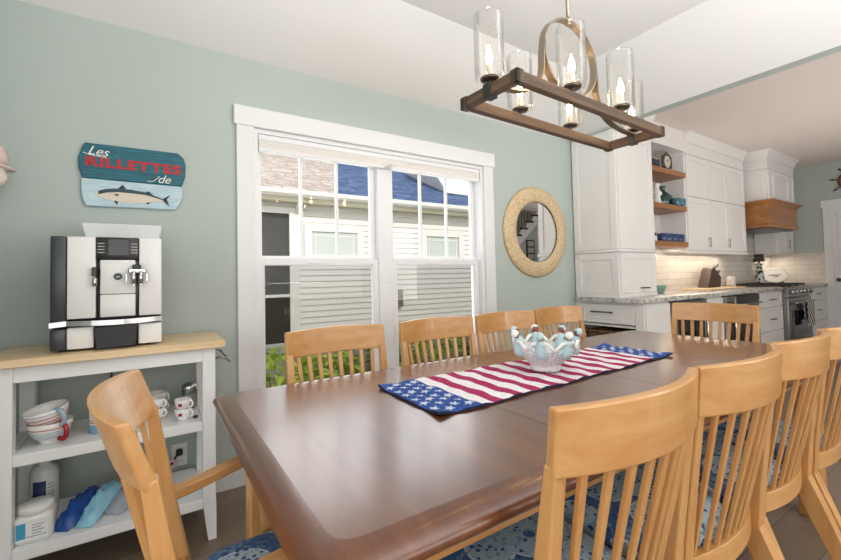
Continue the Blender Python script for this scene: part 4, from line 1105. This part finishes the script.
# base run
def drawers(name, x0, x1, zs, label, grp=None, plinth=True):
    o = thing(name, ((x0+x1)/2, 2.2, 0), label, 'cabinet', grp)
    q = MB(); q.box((x0, YK, .10), (x1, YW-.012, .88)); q.box((x0, YK+.05, 0), (x1, YW-.012, .10)); q.build('carcass', cabw, o)
    for z0_, z1_ in zs:
        q = MB(); shaker(q, (x0+.006, z0_), (x1-.006, z1_), 'y', YK, .045, .006); d = q.build('drawer', cabw, o); pull_y((x0+x1)/2, (z0_+z1_)/2, .16, YK-.018, pewter, d)
    return o
DZ = ((.12, .40), (.41, .685), (.695, .865))
drawers('drawer_cabinet', 5.835, 6.585, DZ, 'white three-drawer base cabinet just left of the steel range')
drawers('drawer_cabinet', 7.525, 8.447, DZ, 'white three-drawer base cabinet in the far corner right of the range')
o = thing('door_cabinet', (4.72, 2.2, 0), 'narrow white base cabinet between the two steel fronted coolers', 'cabinet')
q = MB(); q.box((4.52, YK, .10), (4.90, YW-.012, .88)); q.box((4.52, YK+.05, 0), (4.90, YW-.012, .10)); q.build('carcass', cabw, o)
q = MB(); shaker(q, (4.526, .12), (4.894, .862), 'y', YK, .05); q.build('door', cabw, o)
q = MB(); q.box((3.836, YK-.01, 0), (3.885, YW-.012, .88), .002); q.build('side_panel', wood('brown_end_panel', ('#3f281b', '#573826', '#6b4832'), 'z', .8, .45), ec)
def cooler(x0, x1, label, hx):
    o = thing('beverage_cooler', ((x0+x1)/2, 2.2, 0), label, 'beverage cooler', 'steel under-counter coolers')
    q = MB(); q.box((x0, YK+.01, .02), (x1, YW-.012, .876)); q.build('body', blackm, o)
    q = MB()
    q.box((x0+.004, YK-.028, .10), (x0+.05, YK+.01, .87), .003); q.box((x1-.05, YK-.028, .10), (x1-.004, YK+.01, .87), .003); q.box((x0+.05, YK-.028, .10), (x1-.05, YK+.01, .15), .003); q.box((x0+.05, YK-.028, .81), (x1-.05, YK+.01, .87), .003)
    d = q.build('door', steel, o)
    q = MB(); q.box((x0+.05, YK-.014, .15), (x1-.05, YK-.006, .81)); q.build('glass', smoked, d)
    q = MB(); q.tube([(hx, YK-.070, .22), (hx, YK-.070, .84)], .011, 12)
    for z in (.27, .79): q.tube([(hx, YK-.070, z), (hx, YK-.02, z)], .007, 8)
    q.build('handle', chrome, d)
cooler(3.89, 4.51, 'steel framed beverage cooler with upright bar handle, nearest the dining end of the counter', 4.40)
cooler(4.905, 5.205, 'narrow steel framed cooler with upright bar handle, next to the dishwasher', 5.03)
o = thing('dishwasher', (5.52, 2.2, 0), 'dark steel dishwasher front under the worktop, left of the drawer stack', 'dishwasher')
q = MB(); q.box((5.212, YK+.02, .02), (5.828, YW-.012, .876)); q.build('body', blackm, o)
q = MB(); q.box((5.216, YK-.022, .10), (5.824, YK+.02, .87), .006, seg=2); d = q.build('door', darksteel, o)
q = MB(); q.box((5.216, YK-.026, .80), (5.824, YK-.018, .868), .002); q.build('control_strip', blackp, d)
q = MB(); q.tube([(5.27, YK-.062, .775), (5.77, YK-.062, .775)], .010, 10)
for x in (5.30, 5.74): q.tube([(x, YK-.062, .775), (x, YK-.02, .775)], .007, 8)
q.build('handle', steel, d)

# range
rg = thing('kitchen_range', (7.05, 2.14, 0), 'stainless steel range with black grates below the wood hood', 'range')
q = MB(); q.box((6.595, 1.83, .06), (7.512, 2.49, .915), .004); q.build('body', steel, rg)
q = MB(); q.prism([(1.79, .80), (1.80, .905), (1.84, .918), (1.84, .79)], 'x', 6.595, 7.512); q.build('control_panel', steel, rg)
for k in range(6):
    q = MB(); x = 6.68+.148*k; q.cyl((0, 0, 0), .024, .034, 18, bev=.004); q.xform(Matrix.Translation((x, 1.795, .852)) @ Matrix.Rotation(radians(90), 4, 'X')); q.build('knob', chrome, rg)
q = MB(); q.box((6.605, 1.802, .16), (7.502, 1.832, .775), .005, seg=2); d = q.build('oven_door', steel, rg)
q = MB(); q.box((6.72, 1.797, .30), (7.39, 1.804, .62), .003); q.build('oven_window', smoked, d)
q = MB(); q.tube([(6.66, 1.748, .715), (7.45, 1.748, .715)], .013, 12)
for x in (6.70, 7.41): q.tube([(x, 1.748, .715), (x, 1.805, .715)], .009, 8)
q.build('handle', chrome, d)
for k in range(3):
    q = MB(); x0_ = 6.61+.299*k
    for i in range(4):
        x = x0_+.02+i*.083; q.box((x, 1.86, .925), (x+.014, 2.46, .950), .002)
    for y in (1.86, 2.05, 2.25, 2.446): q.box((x0_+.02, y, .928), (x0_+.283, y+.014, .948), .002)
    for xx in (x0_+.025, x0_+.27):
        for y in (1.865, 2.45): q.box((xx, y, .914), (xx+.01, y+.01, .93))
    q.build('grate', blackm, rg)
towel = mat('checked_towel', '#d8d5cf', .9)
_v = coord(towel, (1, 1, 1)); N_, L_, B_ = nodes(towel); _ck = N_.new('ShaderNodeTexChecker'); _ck.inputs['Scale'].default_value = 26; L_.new(_v, _ck.inputs[0]); _ck.inputs[1].default_value = lin('#dcd9d2'); _ck.inputs[2].default_value = lin('#3a3939'); base(towel, _ck.outputs[0])
q = MB(); pts = [(0, 1.762, .47), (0, 1.764, .60), (0, 1.764, .70), (0, 1.760, .726), (0, 1.748, .733), (0, 1.734, .726), (0, 1.730, .70), (0, 1.728, .58), (0, 1.730, .40)]
q.bar([(7.16, p[1], p[2]) for p in pts], (1, 0, 0), .26, .006); single(q, 'dish_towel', towel, 'black and white checked towel hanging over the oven handle', 'towel')

# things on the worktop
o = thing('knife_block', (5.78, 2.33, .935), 'dark wood knife block leaning back with a knife in it, on the cutting board', 'knife block')
q = MB(); q.prism([(5.60, .936), (5.95, .936), (5.98, 1.06), (5.80, 1.185), (5.74, 1.17)], 'y', 2.27, 2.39, bev=.006); q.build('block', blockwood, o)
for k, (x, z, L) in enumerate(((5.87, 1.135, .16), (5.955, 1.075, .12))):
    q = MB(); q.bar([(x-.02, 2.33, z-.012), (x+.03, 2.33, z+.022), (x+L, 2.33, z+L*.52)], (0, 1, 0), .026, [.022, .022, .026]); q.build('knife_handle', blackp, o, bevel=.003)
q = MB(); q.box((5.30, 2.10, .92), (6.22, 2.42, .936), .004); single(q, 'cutting_board', butcher, 'pale wood cutting board lying under the knife block', 'cutting board')
q = MB(); q.lathe([(0, .004), (.034, 0), (.037, .006), (.040, .02), (.062, .06), (.072, .085), (.069, .086), (.058, .06), (.034, .02), (0, .016)], (4.36, 2.21, .92), 28); single(q, 'small_bowl', mat('grey_teal_glaze', '#7c9d95', .35), 'small grey-green bowl on the worktop beside the tall cabinet', 'bowl')
q = MB(); q.cyl((6.20, 2.25, .936), .05, .12, 22, bev=.006); q.cyl((6.20, 2.25, 1.056), .042, .012, 22, bev=.004); single(q, 'small_canister', mat('grey_white_canister', '#c9c5c1', .3), 'small pale canister right of the knife block', 'canister')
o = thing('table_lamp', (7.72, 2.43, .92), 'patterned black and white lamp with a dark shade by the range', 'lamp')
pat = mat('black_white_pattern', '#d4d2cd', .4); _w = voro(pat, coord(pat), 26); base(pat, ramp(pat, _w.outputs['Distance'], [(0, '#2d2d2f'), (.42, '#2d2d2f'), (.46, '#dcdad5')], 'CONSTANT'))
q = MB(); q.lathe([(0, 0), (.058, 0), (.062, .02), (.058, .10), (.046, .20), (.032, .27), (.046, .295), (.046, .31), (.02, .32), (.014, .35)], (7.72, 2.43, .92), 24); q.build('lamp_base', pat, o)
q = MB(); q.lathe([(.045, .345), (.068, .345), (.056, .455), (.03, .455), (.045, .345)], (7.72, 2.43, .92), 24); q.build('lamp_shade', mat('dark_shade', '#4a4038', .6), o)
o = thing('oval_platter', (8.15, 2.44, .92), 'white oval platter with a red and black motif leaning on the far backsplash', 'platter')
q = MB(); q.lathe([(0, 0), (.13, .002), (.16, .012), (.185, .022), (.183, .027), (.155, .018), (.12, .008), (0, .006)], (0, 0, 0), 40)
Mp = Matrix.Translation((8.13, 2.37, 1.045)) @ Matrix.Rotation(radians(-58), 4, 'Z') @ Matrix.Rotation(radians(76), 4, 'X') @ Matrix.Diagonal((.85, .64, 1, 1))
q.xform(Mp); q.build('plate', porcelain, o)
q = MB()
for (x, y, L, a) in ((-.05, .01, .05, .3), (.0, .0, .06, -.2), (.05, .015, .05, .5), (.02, -.03, .04, 0)): q.bar([(x-L*cos(a), y-L*sin(a)*.5, .0085), (x+L*cos(a), y+L*sin(a)*.5, .0085)], (0, 0, 1), .002, .012)
q.xform(Mp); q.build('motif', mat('platter_motif', '#8c3a30', .5), o)
q = MB(); q.box((8.12, 2.29, .92), (8.26, 2.43, .932), .002); q.box((8.12, 2.30, .93), (8.14, 2.42, .955), .002); q.box((8.24, 2.30, .93), (8.26, 2.42, 1.06), .002); q.build('stand', blackm, o)

# things on the niche shelves
bluegl = mat('cobalt_glass', '#28406f', .12, coat=.4); greengl = mat('sea_green_glass', '#2a5350', .12, coat=.4); tealgl = mat('teal_glass', '#406f80', .12, coat=.4)
z = SHZ[2]
q = MB(); q.box((4.36, 2.27, z), (4.60, 2.40, z+.115), .012, seg=2); single(q, 'dark_box', mat('navy_lacquer', '#22263c', .4), 'small dark navy box on the top wood shelf', 'box')
o = thing('porthole_clock', (4.83, 2.30, z), 'brass porthole clock with pale dial on the top wood shelf', 'clock')
cc = (4.80, 2.30, z+.122)
brass = mat('aged_brass', '#6f6450', .35, metal=.9)
q = MB(); q.tube([(cc[0]+.082*cos(2*pi*i/32), cc[1], cc[2]+.082*sin(2*pi*i/32)) for i in range(32)], .016, 8, closed=True)
for k in range(6):
    a = 2*pi*k/6+pi/6; q.sphere((cc[0]+.100*cos(a), cc[1], cc[2]+.100*sin(a)), .015, 0, 10)
q.box((cc[0]-.04, 2.28, z), (cc[0]+.04, 2.32, z+.03), .004); q.build('case', brass, o)
q = MB(); q.cyl((0, 0, 0), .078, .012, 32); q.xform(Matrix.Translation((cc[0], cc[1]+.006, cc[2])) @ Matrix.Rotation(radians(90), 4, 'X')); q.build('dial', mat('clock_dial', '#cfcbc2', .5), o)
q = MB(); q.bar([(cc[0], cc[1]-.009, cc[2]), (cc[0]+.028, cc[1]-.009, cc[2]+.036)], (0, 1, 0), .002, .006); q.bar([(cc[0], cc[1]-.009, cc[2]), (cc[0]-.022, cc[1]-.009, cc[2]+.02)], (0, 1, 0), .002, .007); q.build('hand', blackm, o)
z = SHZ[1]
q = MB(); q.lathe([(0, 0), (.045, 0), (.05, .02), (.038, .05), (.03, .09), (.05, .11), (.052, .13), (.03, .16), (.022, .185), (.032, .21), (.026, .235), (0, .245)], (4.56, 2.30, z), 18); single(q, 'white_figurine', porcelain, 'pale white figurine on the middle wood shelf', 'figurine')
o = thing('green_flask', (4.845, 2.383, z), 'round-shouldered green glass bottle on the middle wood shelf', 'bottle')
q = MB(); q.lathe([(0, 0), (.085, 0), (.10, .015), (.11, .07), (.095, .13), (.05, .175), (.03, .19), (.028, .235), (.036, .24), (.036, .25), (0, .25)], (4.845, 2.383, z), 28); q.build('bottle_body', greengl, o)
for (x, lab) in ((4.80, 'teal glass tumbler in front of the green bottle, nearer the figurine'), (4.90, 'teal glass tumbler in front of the green bottle, nearer the shelf end')):
    q = MB(); q.lathe([(0, .004), (.034, 0), (.042, .012), (.048, .08), (.045, .082), (.038, .014), (0, .01)], (x+.03, 2.228, z), 20); single(q, 'glass_tumbler', tealgl, lab, 'tumbler', 'tumblers on the middle wood shelf')
z = SHZ[0]
o = thing('lighthouse_figurine', (4.43, 2.29, z), 'small white and blue lighthouse figurine on the lowest wood shelf', 'figurine')
q = MB(); q.lathe([(0, 0), (.04, 0), (.038, .03), (.022, .16), (.03, .165), (.03, .175), (.016, .18), (.016, .21), (0, .24)], (4.43, 2.29, z), 18); q.build('tower', porcelain, o)
q = MB(); q.lathe([(.036, .06), (.0355, .06), (.0325, .09), (.031, .09)], (4.43, 2.29, z), 18); q.build('stripe', bluegl, o)
for k in range(4):
    x = 4.58+.12*k
    q = MB(); q.lathe([(0, .004), (.046, 0), (.052, .012), (.055, .088), (.051, .089), (.046, .016), (0, .012)], (x, 2.27, z), 22)
    single(q, 'blue_glass', bluegl, ('cobalt blue glass on the lowest wood shelf, beside the lighthouse figurine', 'cobalt blue glass on the lowest wood shelf, second after the lighthouse figurine', 'cobalt blue glass on the lowest wood shelf, third after the lighthouse figurine', 'cobalt blue glass on the lowest wood shelf, at the wall cabinet end')[k], 'glass', 'blue glasses on the lowest wood shelf')

# far kitchen wall: door and ship wheel
q = MB()
for (y0, y1, za, zb) in ((1.76, 1.855, 0, 2.05), (.84, .935, 0, 2.05), (.82, 1.875, 2.05, 2.16)): q.box((8.435, y0, za), (8.46, y1, zb), .003)
dr = struct(q, 'door_1', white)
q = MB(); q.box((8.445, .935, .01), (8.46, 1.76, 2.05)); shaker(q, (1.0, .20), (1.70, 1.0), 'x', 8.446, .06); shaker(q, (1.0, 1.08), (1.70, 1.96), 'x', 8.446, .06); struct(q, 'door_leaf', white, dr)
q = MB(); q.lathe([(0, 0), (.028, 0), (.028, .006), (.01, .01), (.01, .03), (.024, .04), (.028, .055), (.02, .068), (0, .07)], (0, 0, 0), 18); q.xform(Matrix.Translation((8.435, 1.705, .97)) @ Matrix.Rotation(radians(-90), 4, 'Y')); struct(q, 'door_knob', pewter, dr)
sw = thing('ship_wheel', (8.44, 1.53, 2.41), 'dark wood ship wheel hanging above the far kitchen door', 'ship wheel')
mah = mat('mahogany', '#5e3220', .4)
q = MB(); q.bar([(8.44, 1.53+.13*cos(2*pi*i/36), 2.41+.13*sin(2*pi*i/36)) for i in range(36)], (1, 0, 0), .025, .032, closed=True); q.build('rim', mah, sw)
q = MB(); q.cyl((8.42, 1.53, 2.41), .035, .036, 20, axis='x', bev=.004); q.build('hub', brass, sw)
for k in range(8):
    a = 2*pi*k/8+.2; q = MB(); d_ = Vector((0, cos(a), sin(a)))
    q.tube([Vector((8.44, 1.53, 2.41))+d_*t for t in (.03, .09, .14, .175, .20, .228, .235)], [.008, .009, .008, .007, .012, .009, .004], 8); q.build('spoke', mah, sw)

# ------------------------------------------------------------------ what the round mirror shows: stair hall behind
hallg = wallgreen
q = MB(); q.box((4.6, -2.12, 0), (8.2, -2.0, 2.72)); struct(q, 'wall_stair', hallg)
q = MB(); q.box((8.03, -2.0, 0), (8.20, -.95, 2.72)); struct(q, 'wall_hall', white)
st = thing('staircase', (7.4, -1.98, 0), 'staircase with dark treads and white stringer seen in the round mirror', 'staircase')
P0, P1 = Vector((6.55, 0, 1.45)), Vector((8.03, 0, 2.66))
d_ = (P1-P0)
q = MB(); q.prism([(5.08, 0), (8.02, 2.41), (8.02, 2.71), (4.72, 0)], 'y', -1.998, -1.955); q.build('stringer', white, st)
for k in range(-8, 7):
    t = k/7; x = 6.55+1.48*t; z = 1.50+1.21*t
    q = MB(); q.box((x, -1.998, z+.06), (min(x+.24, 8.025), -1.93, z+.10), .003); q.build('tread', mat('dark_tread', '#3b241a', .4) if k == -8 else bpy.data.materials['dark_tread'], st)
    for j in (0, 1):
        q = MB(); zt_ = min(2.70, z+.9); q.box((x+.05+.11*j, -1.975, z+.10), (x+.08+.11*j, -1.945, zt_)); q.build('baluster', bpy.data.materials['aged_brass'] if False else nickel, st) if zt_ > z+.2 else None
pf = thing('picture_frame', (7.75, -1.99, 1.55), 'black three-pane picture frame on the stair wall, seen in the round mirror', 'picture frame')
q = MB(); q.box((7.62, -2.0, 1.50), (7.90, -1.97, 2.0), .004); q.build('frame', blackm, pf)
for k in range(3):
    q = MB(); q.box((7.65, -1.973, 1.52+.16*k), (7.87, -1.967, 1.65+.16*k)); q.build('picture', mat('grey_print', '#a9a9a6', .5) if k == 0 else bpy.data.materials['grey_print'], pf)
# ------------------------------------------------------------------ camera
yaw, pit, rol = radians(32.93098), radians(1.79735), radians(-1.27160)
F = Vector((cos(pit)*sin(yaw), cos(pit)*cos(yaw), sin(pit))); R0 = Vector((cos(yaw), -sin(yaw), 0)); U0 = R0.cross(F)
Rv = R0*cos(rol) + U0*sin(rol); Uv = U0*cos(rol) - R0*sin(rol)
cam = bpy.data.cameras.new('camera'); co = bpy.data.objects.new('camera', cam); COL.objects.link(co)
M = Matrix((Rv, Uv, -F)).transposed().to_4x4(); M.translation = (0, 0, 1.14); co.matrix_world = M
cam.sensor_width = 36; cam.lens = 409.15/841*36; cam.shift_y = (264.48-280)/841; cam.clip_start = .02
SC.camera = co
# ------------------------------------------------------------------ light
wd = bpy.data.worlds.new('sky'); SC.world = wd; wd.use_nodes = True
bg = wd.node_tree.nodes['Background']; bg.inputs[0].default_value = (.93, .97, 1, 1); bg.inputs[1].default_value = 1.45
def light(kind, name, loc, energy, col=(1, 1, 1), rot=None, **k):
    l = bpy.data.lights.new(name, kind); l.energy = energy; l.color = col
    for a, v in k.items(): setattr(l, a, v)
    o = bpy.data.objects.new(name, l); COL.objects.link(o); o.location = loc
    if rot: o.rotation_euler = rot
    return o
light('SUN', 'sun', (0, -10, 12), 2.1, (1, .94, .85), (radians(53), 0, radians(12)), angle=radians(1))
# added soft fill areas behind and left of the camera, standing for no known source
light('AREA', 'rear_fill', (1.0, -3.6, 1.4), 100, (1, .98, .96), (radians(96), 0, 0), shape='RECTANGLE', size=6, size_y=2.2)
light('AREA', 'side_fill', (-3.2, -.6, 1.4), 62, (.98, .99, 1), (radians(96), 0, radians(-90)), shape='RECTANGLE', size=4, size_y=2.2)
# added area lamp outside the double window, brightening the tabletop's reflection and the room
light('AREA', 'window_fill', (1.365, 2.70, 1.2), 17, (.97, .99, 1), (radians(-90), 0, 0), shape='RECTANGLE', size=1.7, size_y=1.5)
light('AREA', 'kitchen_fill', (5.6, -2.6, 1.3), 135, (1, .96, .93), (radians(104), 0, 0), shape='RECTANGLE', size=3, size_y=2)  # added fill that brightens the kitchen from out of view
light('AREA', 'kitchen_up_fill', (5.8, .2, .9), 27, (1, .975, .955), (radians(180), 0, 0), shape='DISK', size=3.0)  # added upward fill to lighten the kitchen ceiling
# added fill aimed up from behind the camera to brighten the dining ceiling
light('AREA', 'ceiling_fill', (1.3, -.9, 1.1), 130, (.95, .98, 1), (radians(180), 0, 0), shape='DISK', size=1.6)
# warm strips under the wall cabinets
for x, w_ in ((4.5, .9), (5.8, 1.5), (8.1, .5)):
    light('AREA', 'under_cabinet_strip', (x, 2.36, 1.335 if x != 4.5 else 1.40), 3.0*w_, (1, .84, .66), (0, 0, 0), shape='RECTANGLE', size=w_, size_y=.06)
SC.view_settings.view_transform = 'Standard'; SC.view_settings.look = 'None'; SC.view_settings.gamma = 1
SC.view_settings.use_curve_mapping = False; SC.view_settings.exposure = -0.05
SC.cycles.use_denoising = True
SC.cycles.max_bounces = 10; SC.cycles.transparent_max_bounces = 24; SC.cycles.caustics_reflective = False; SC.cycles.caustics_refractive = False
SC.cycles.sample_clamp_indirect = 4
bpy.context.view_layer.update()
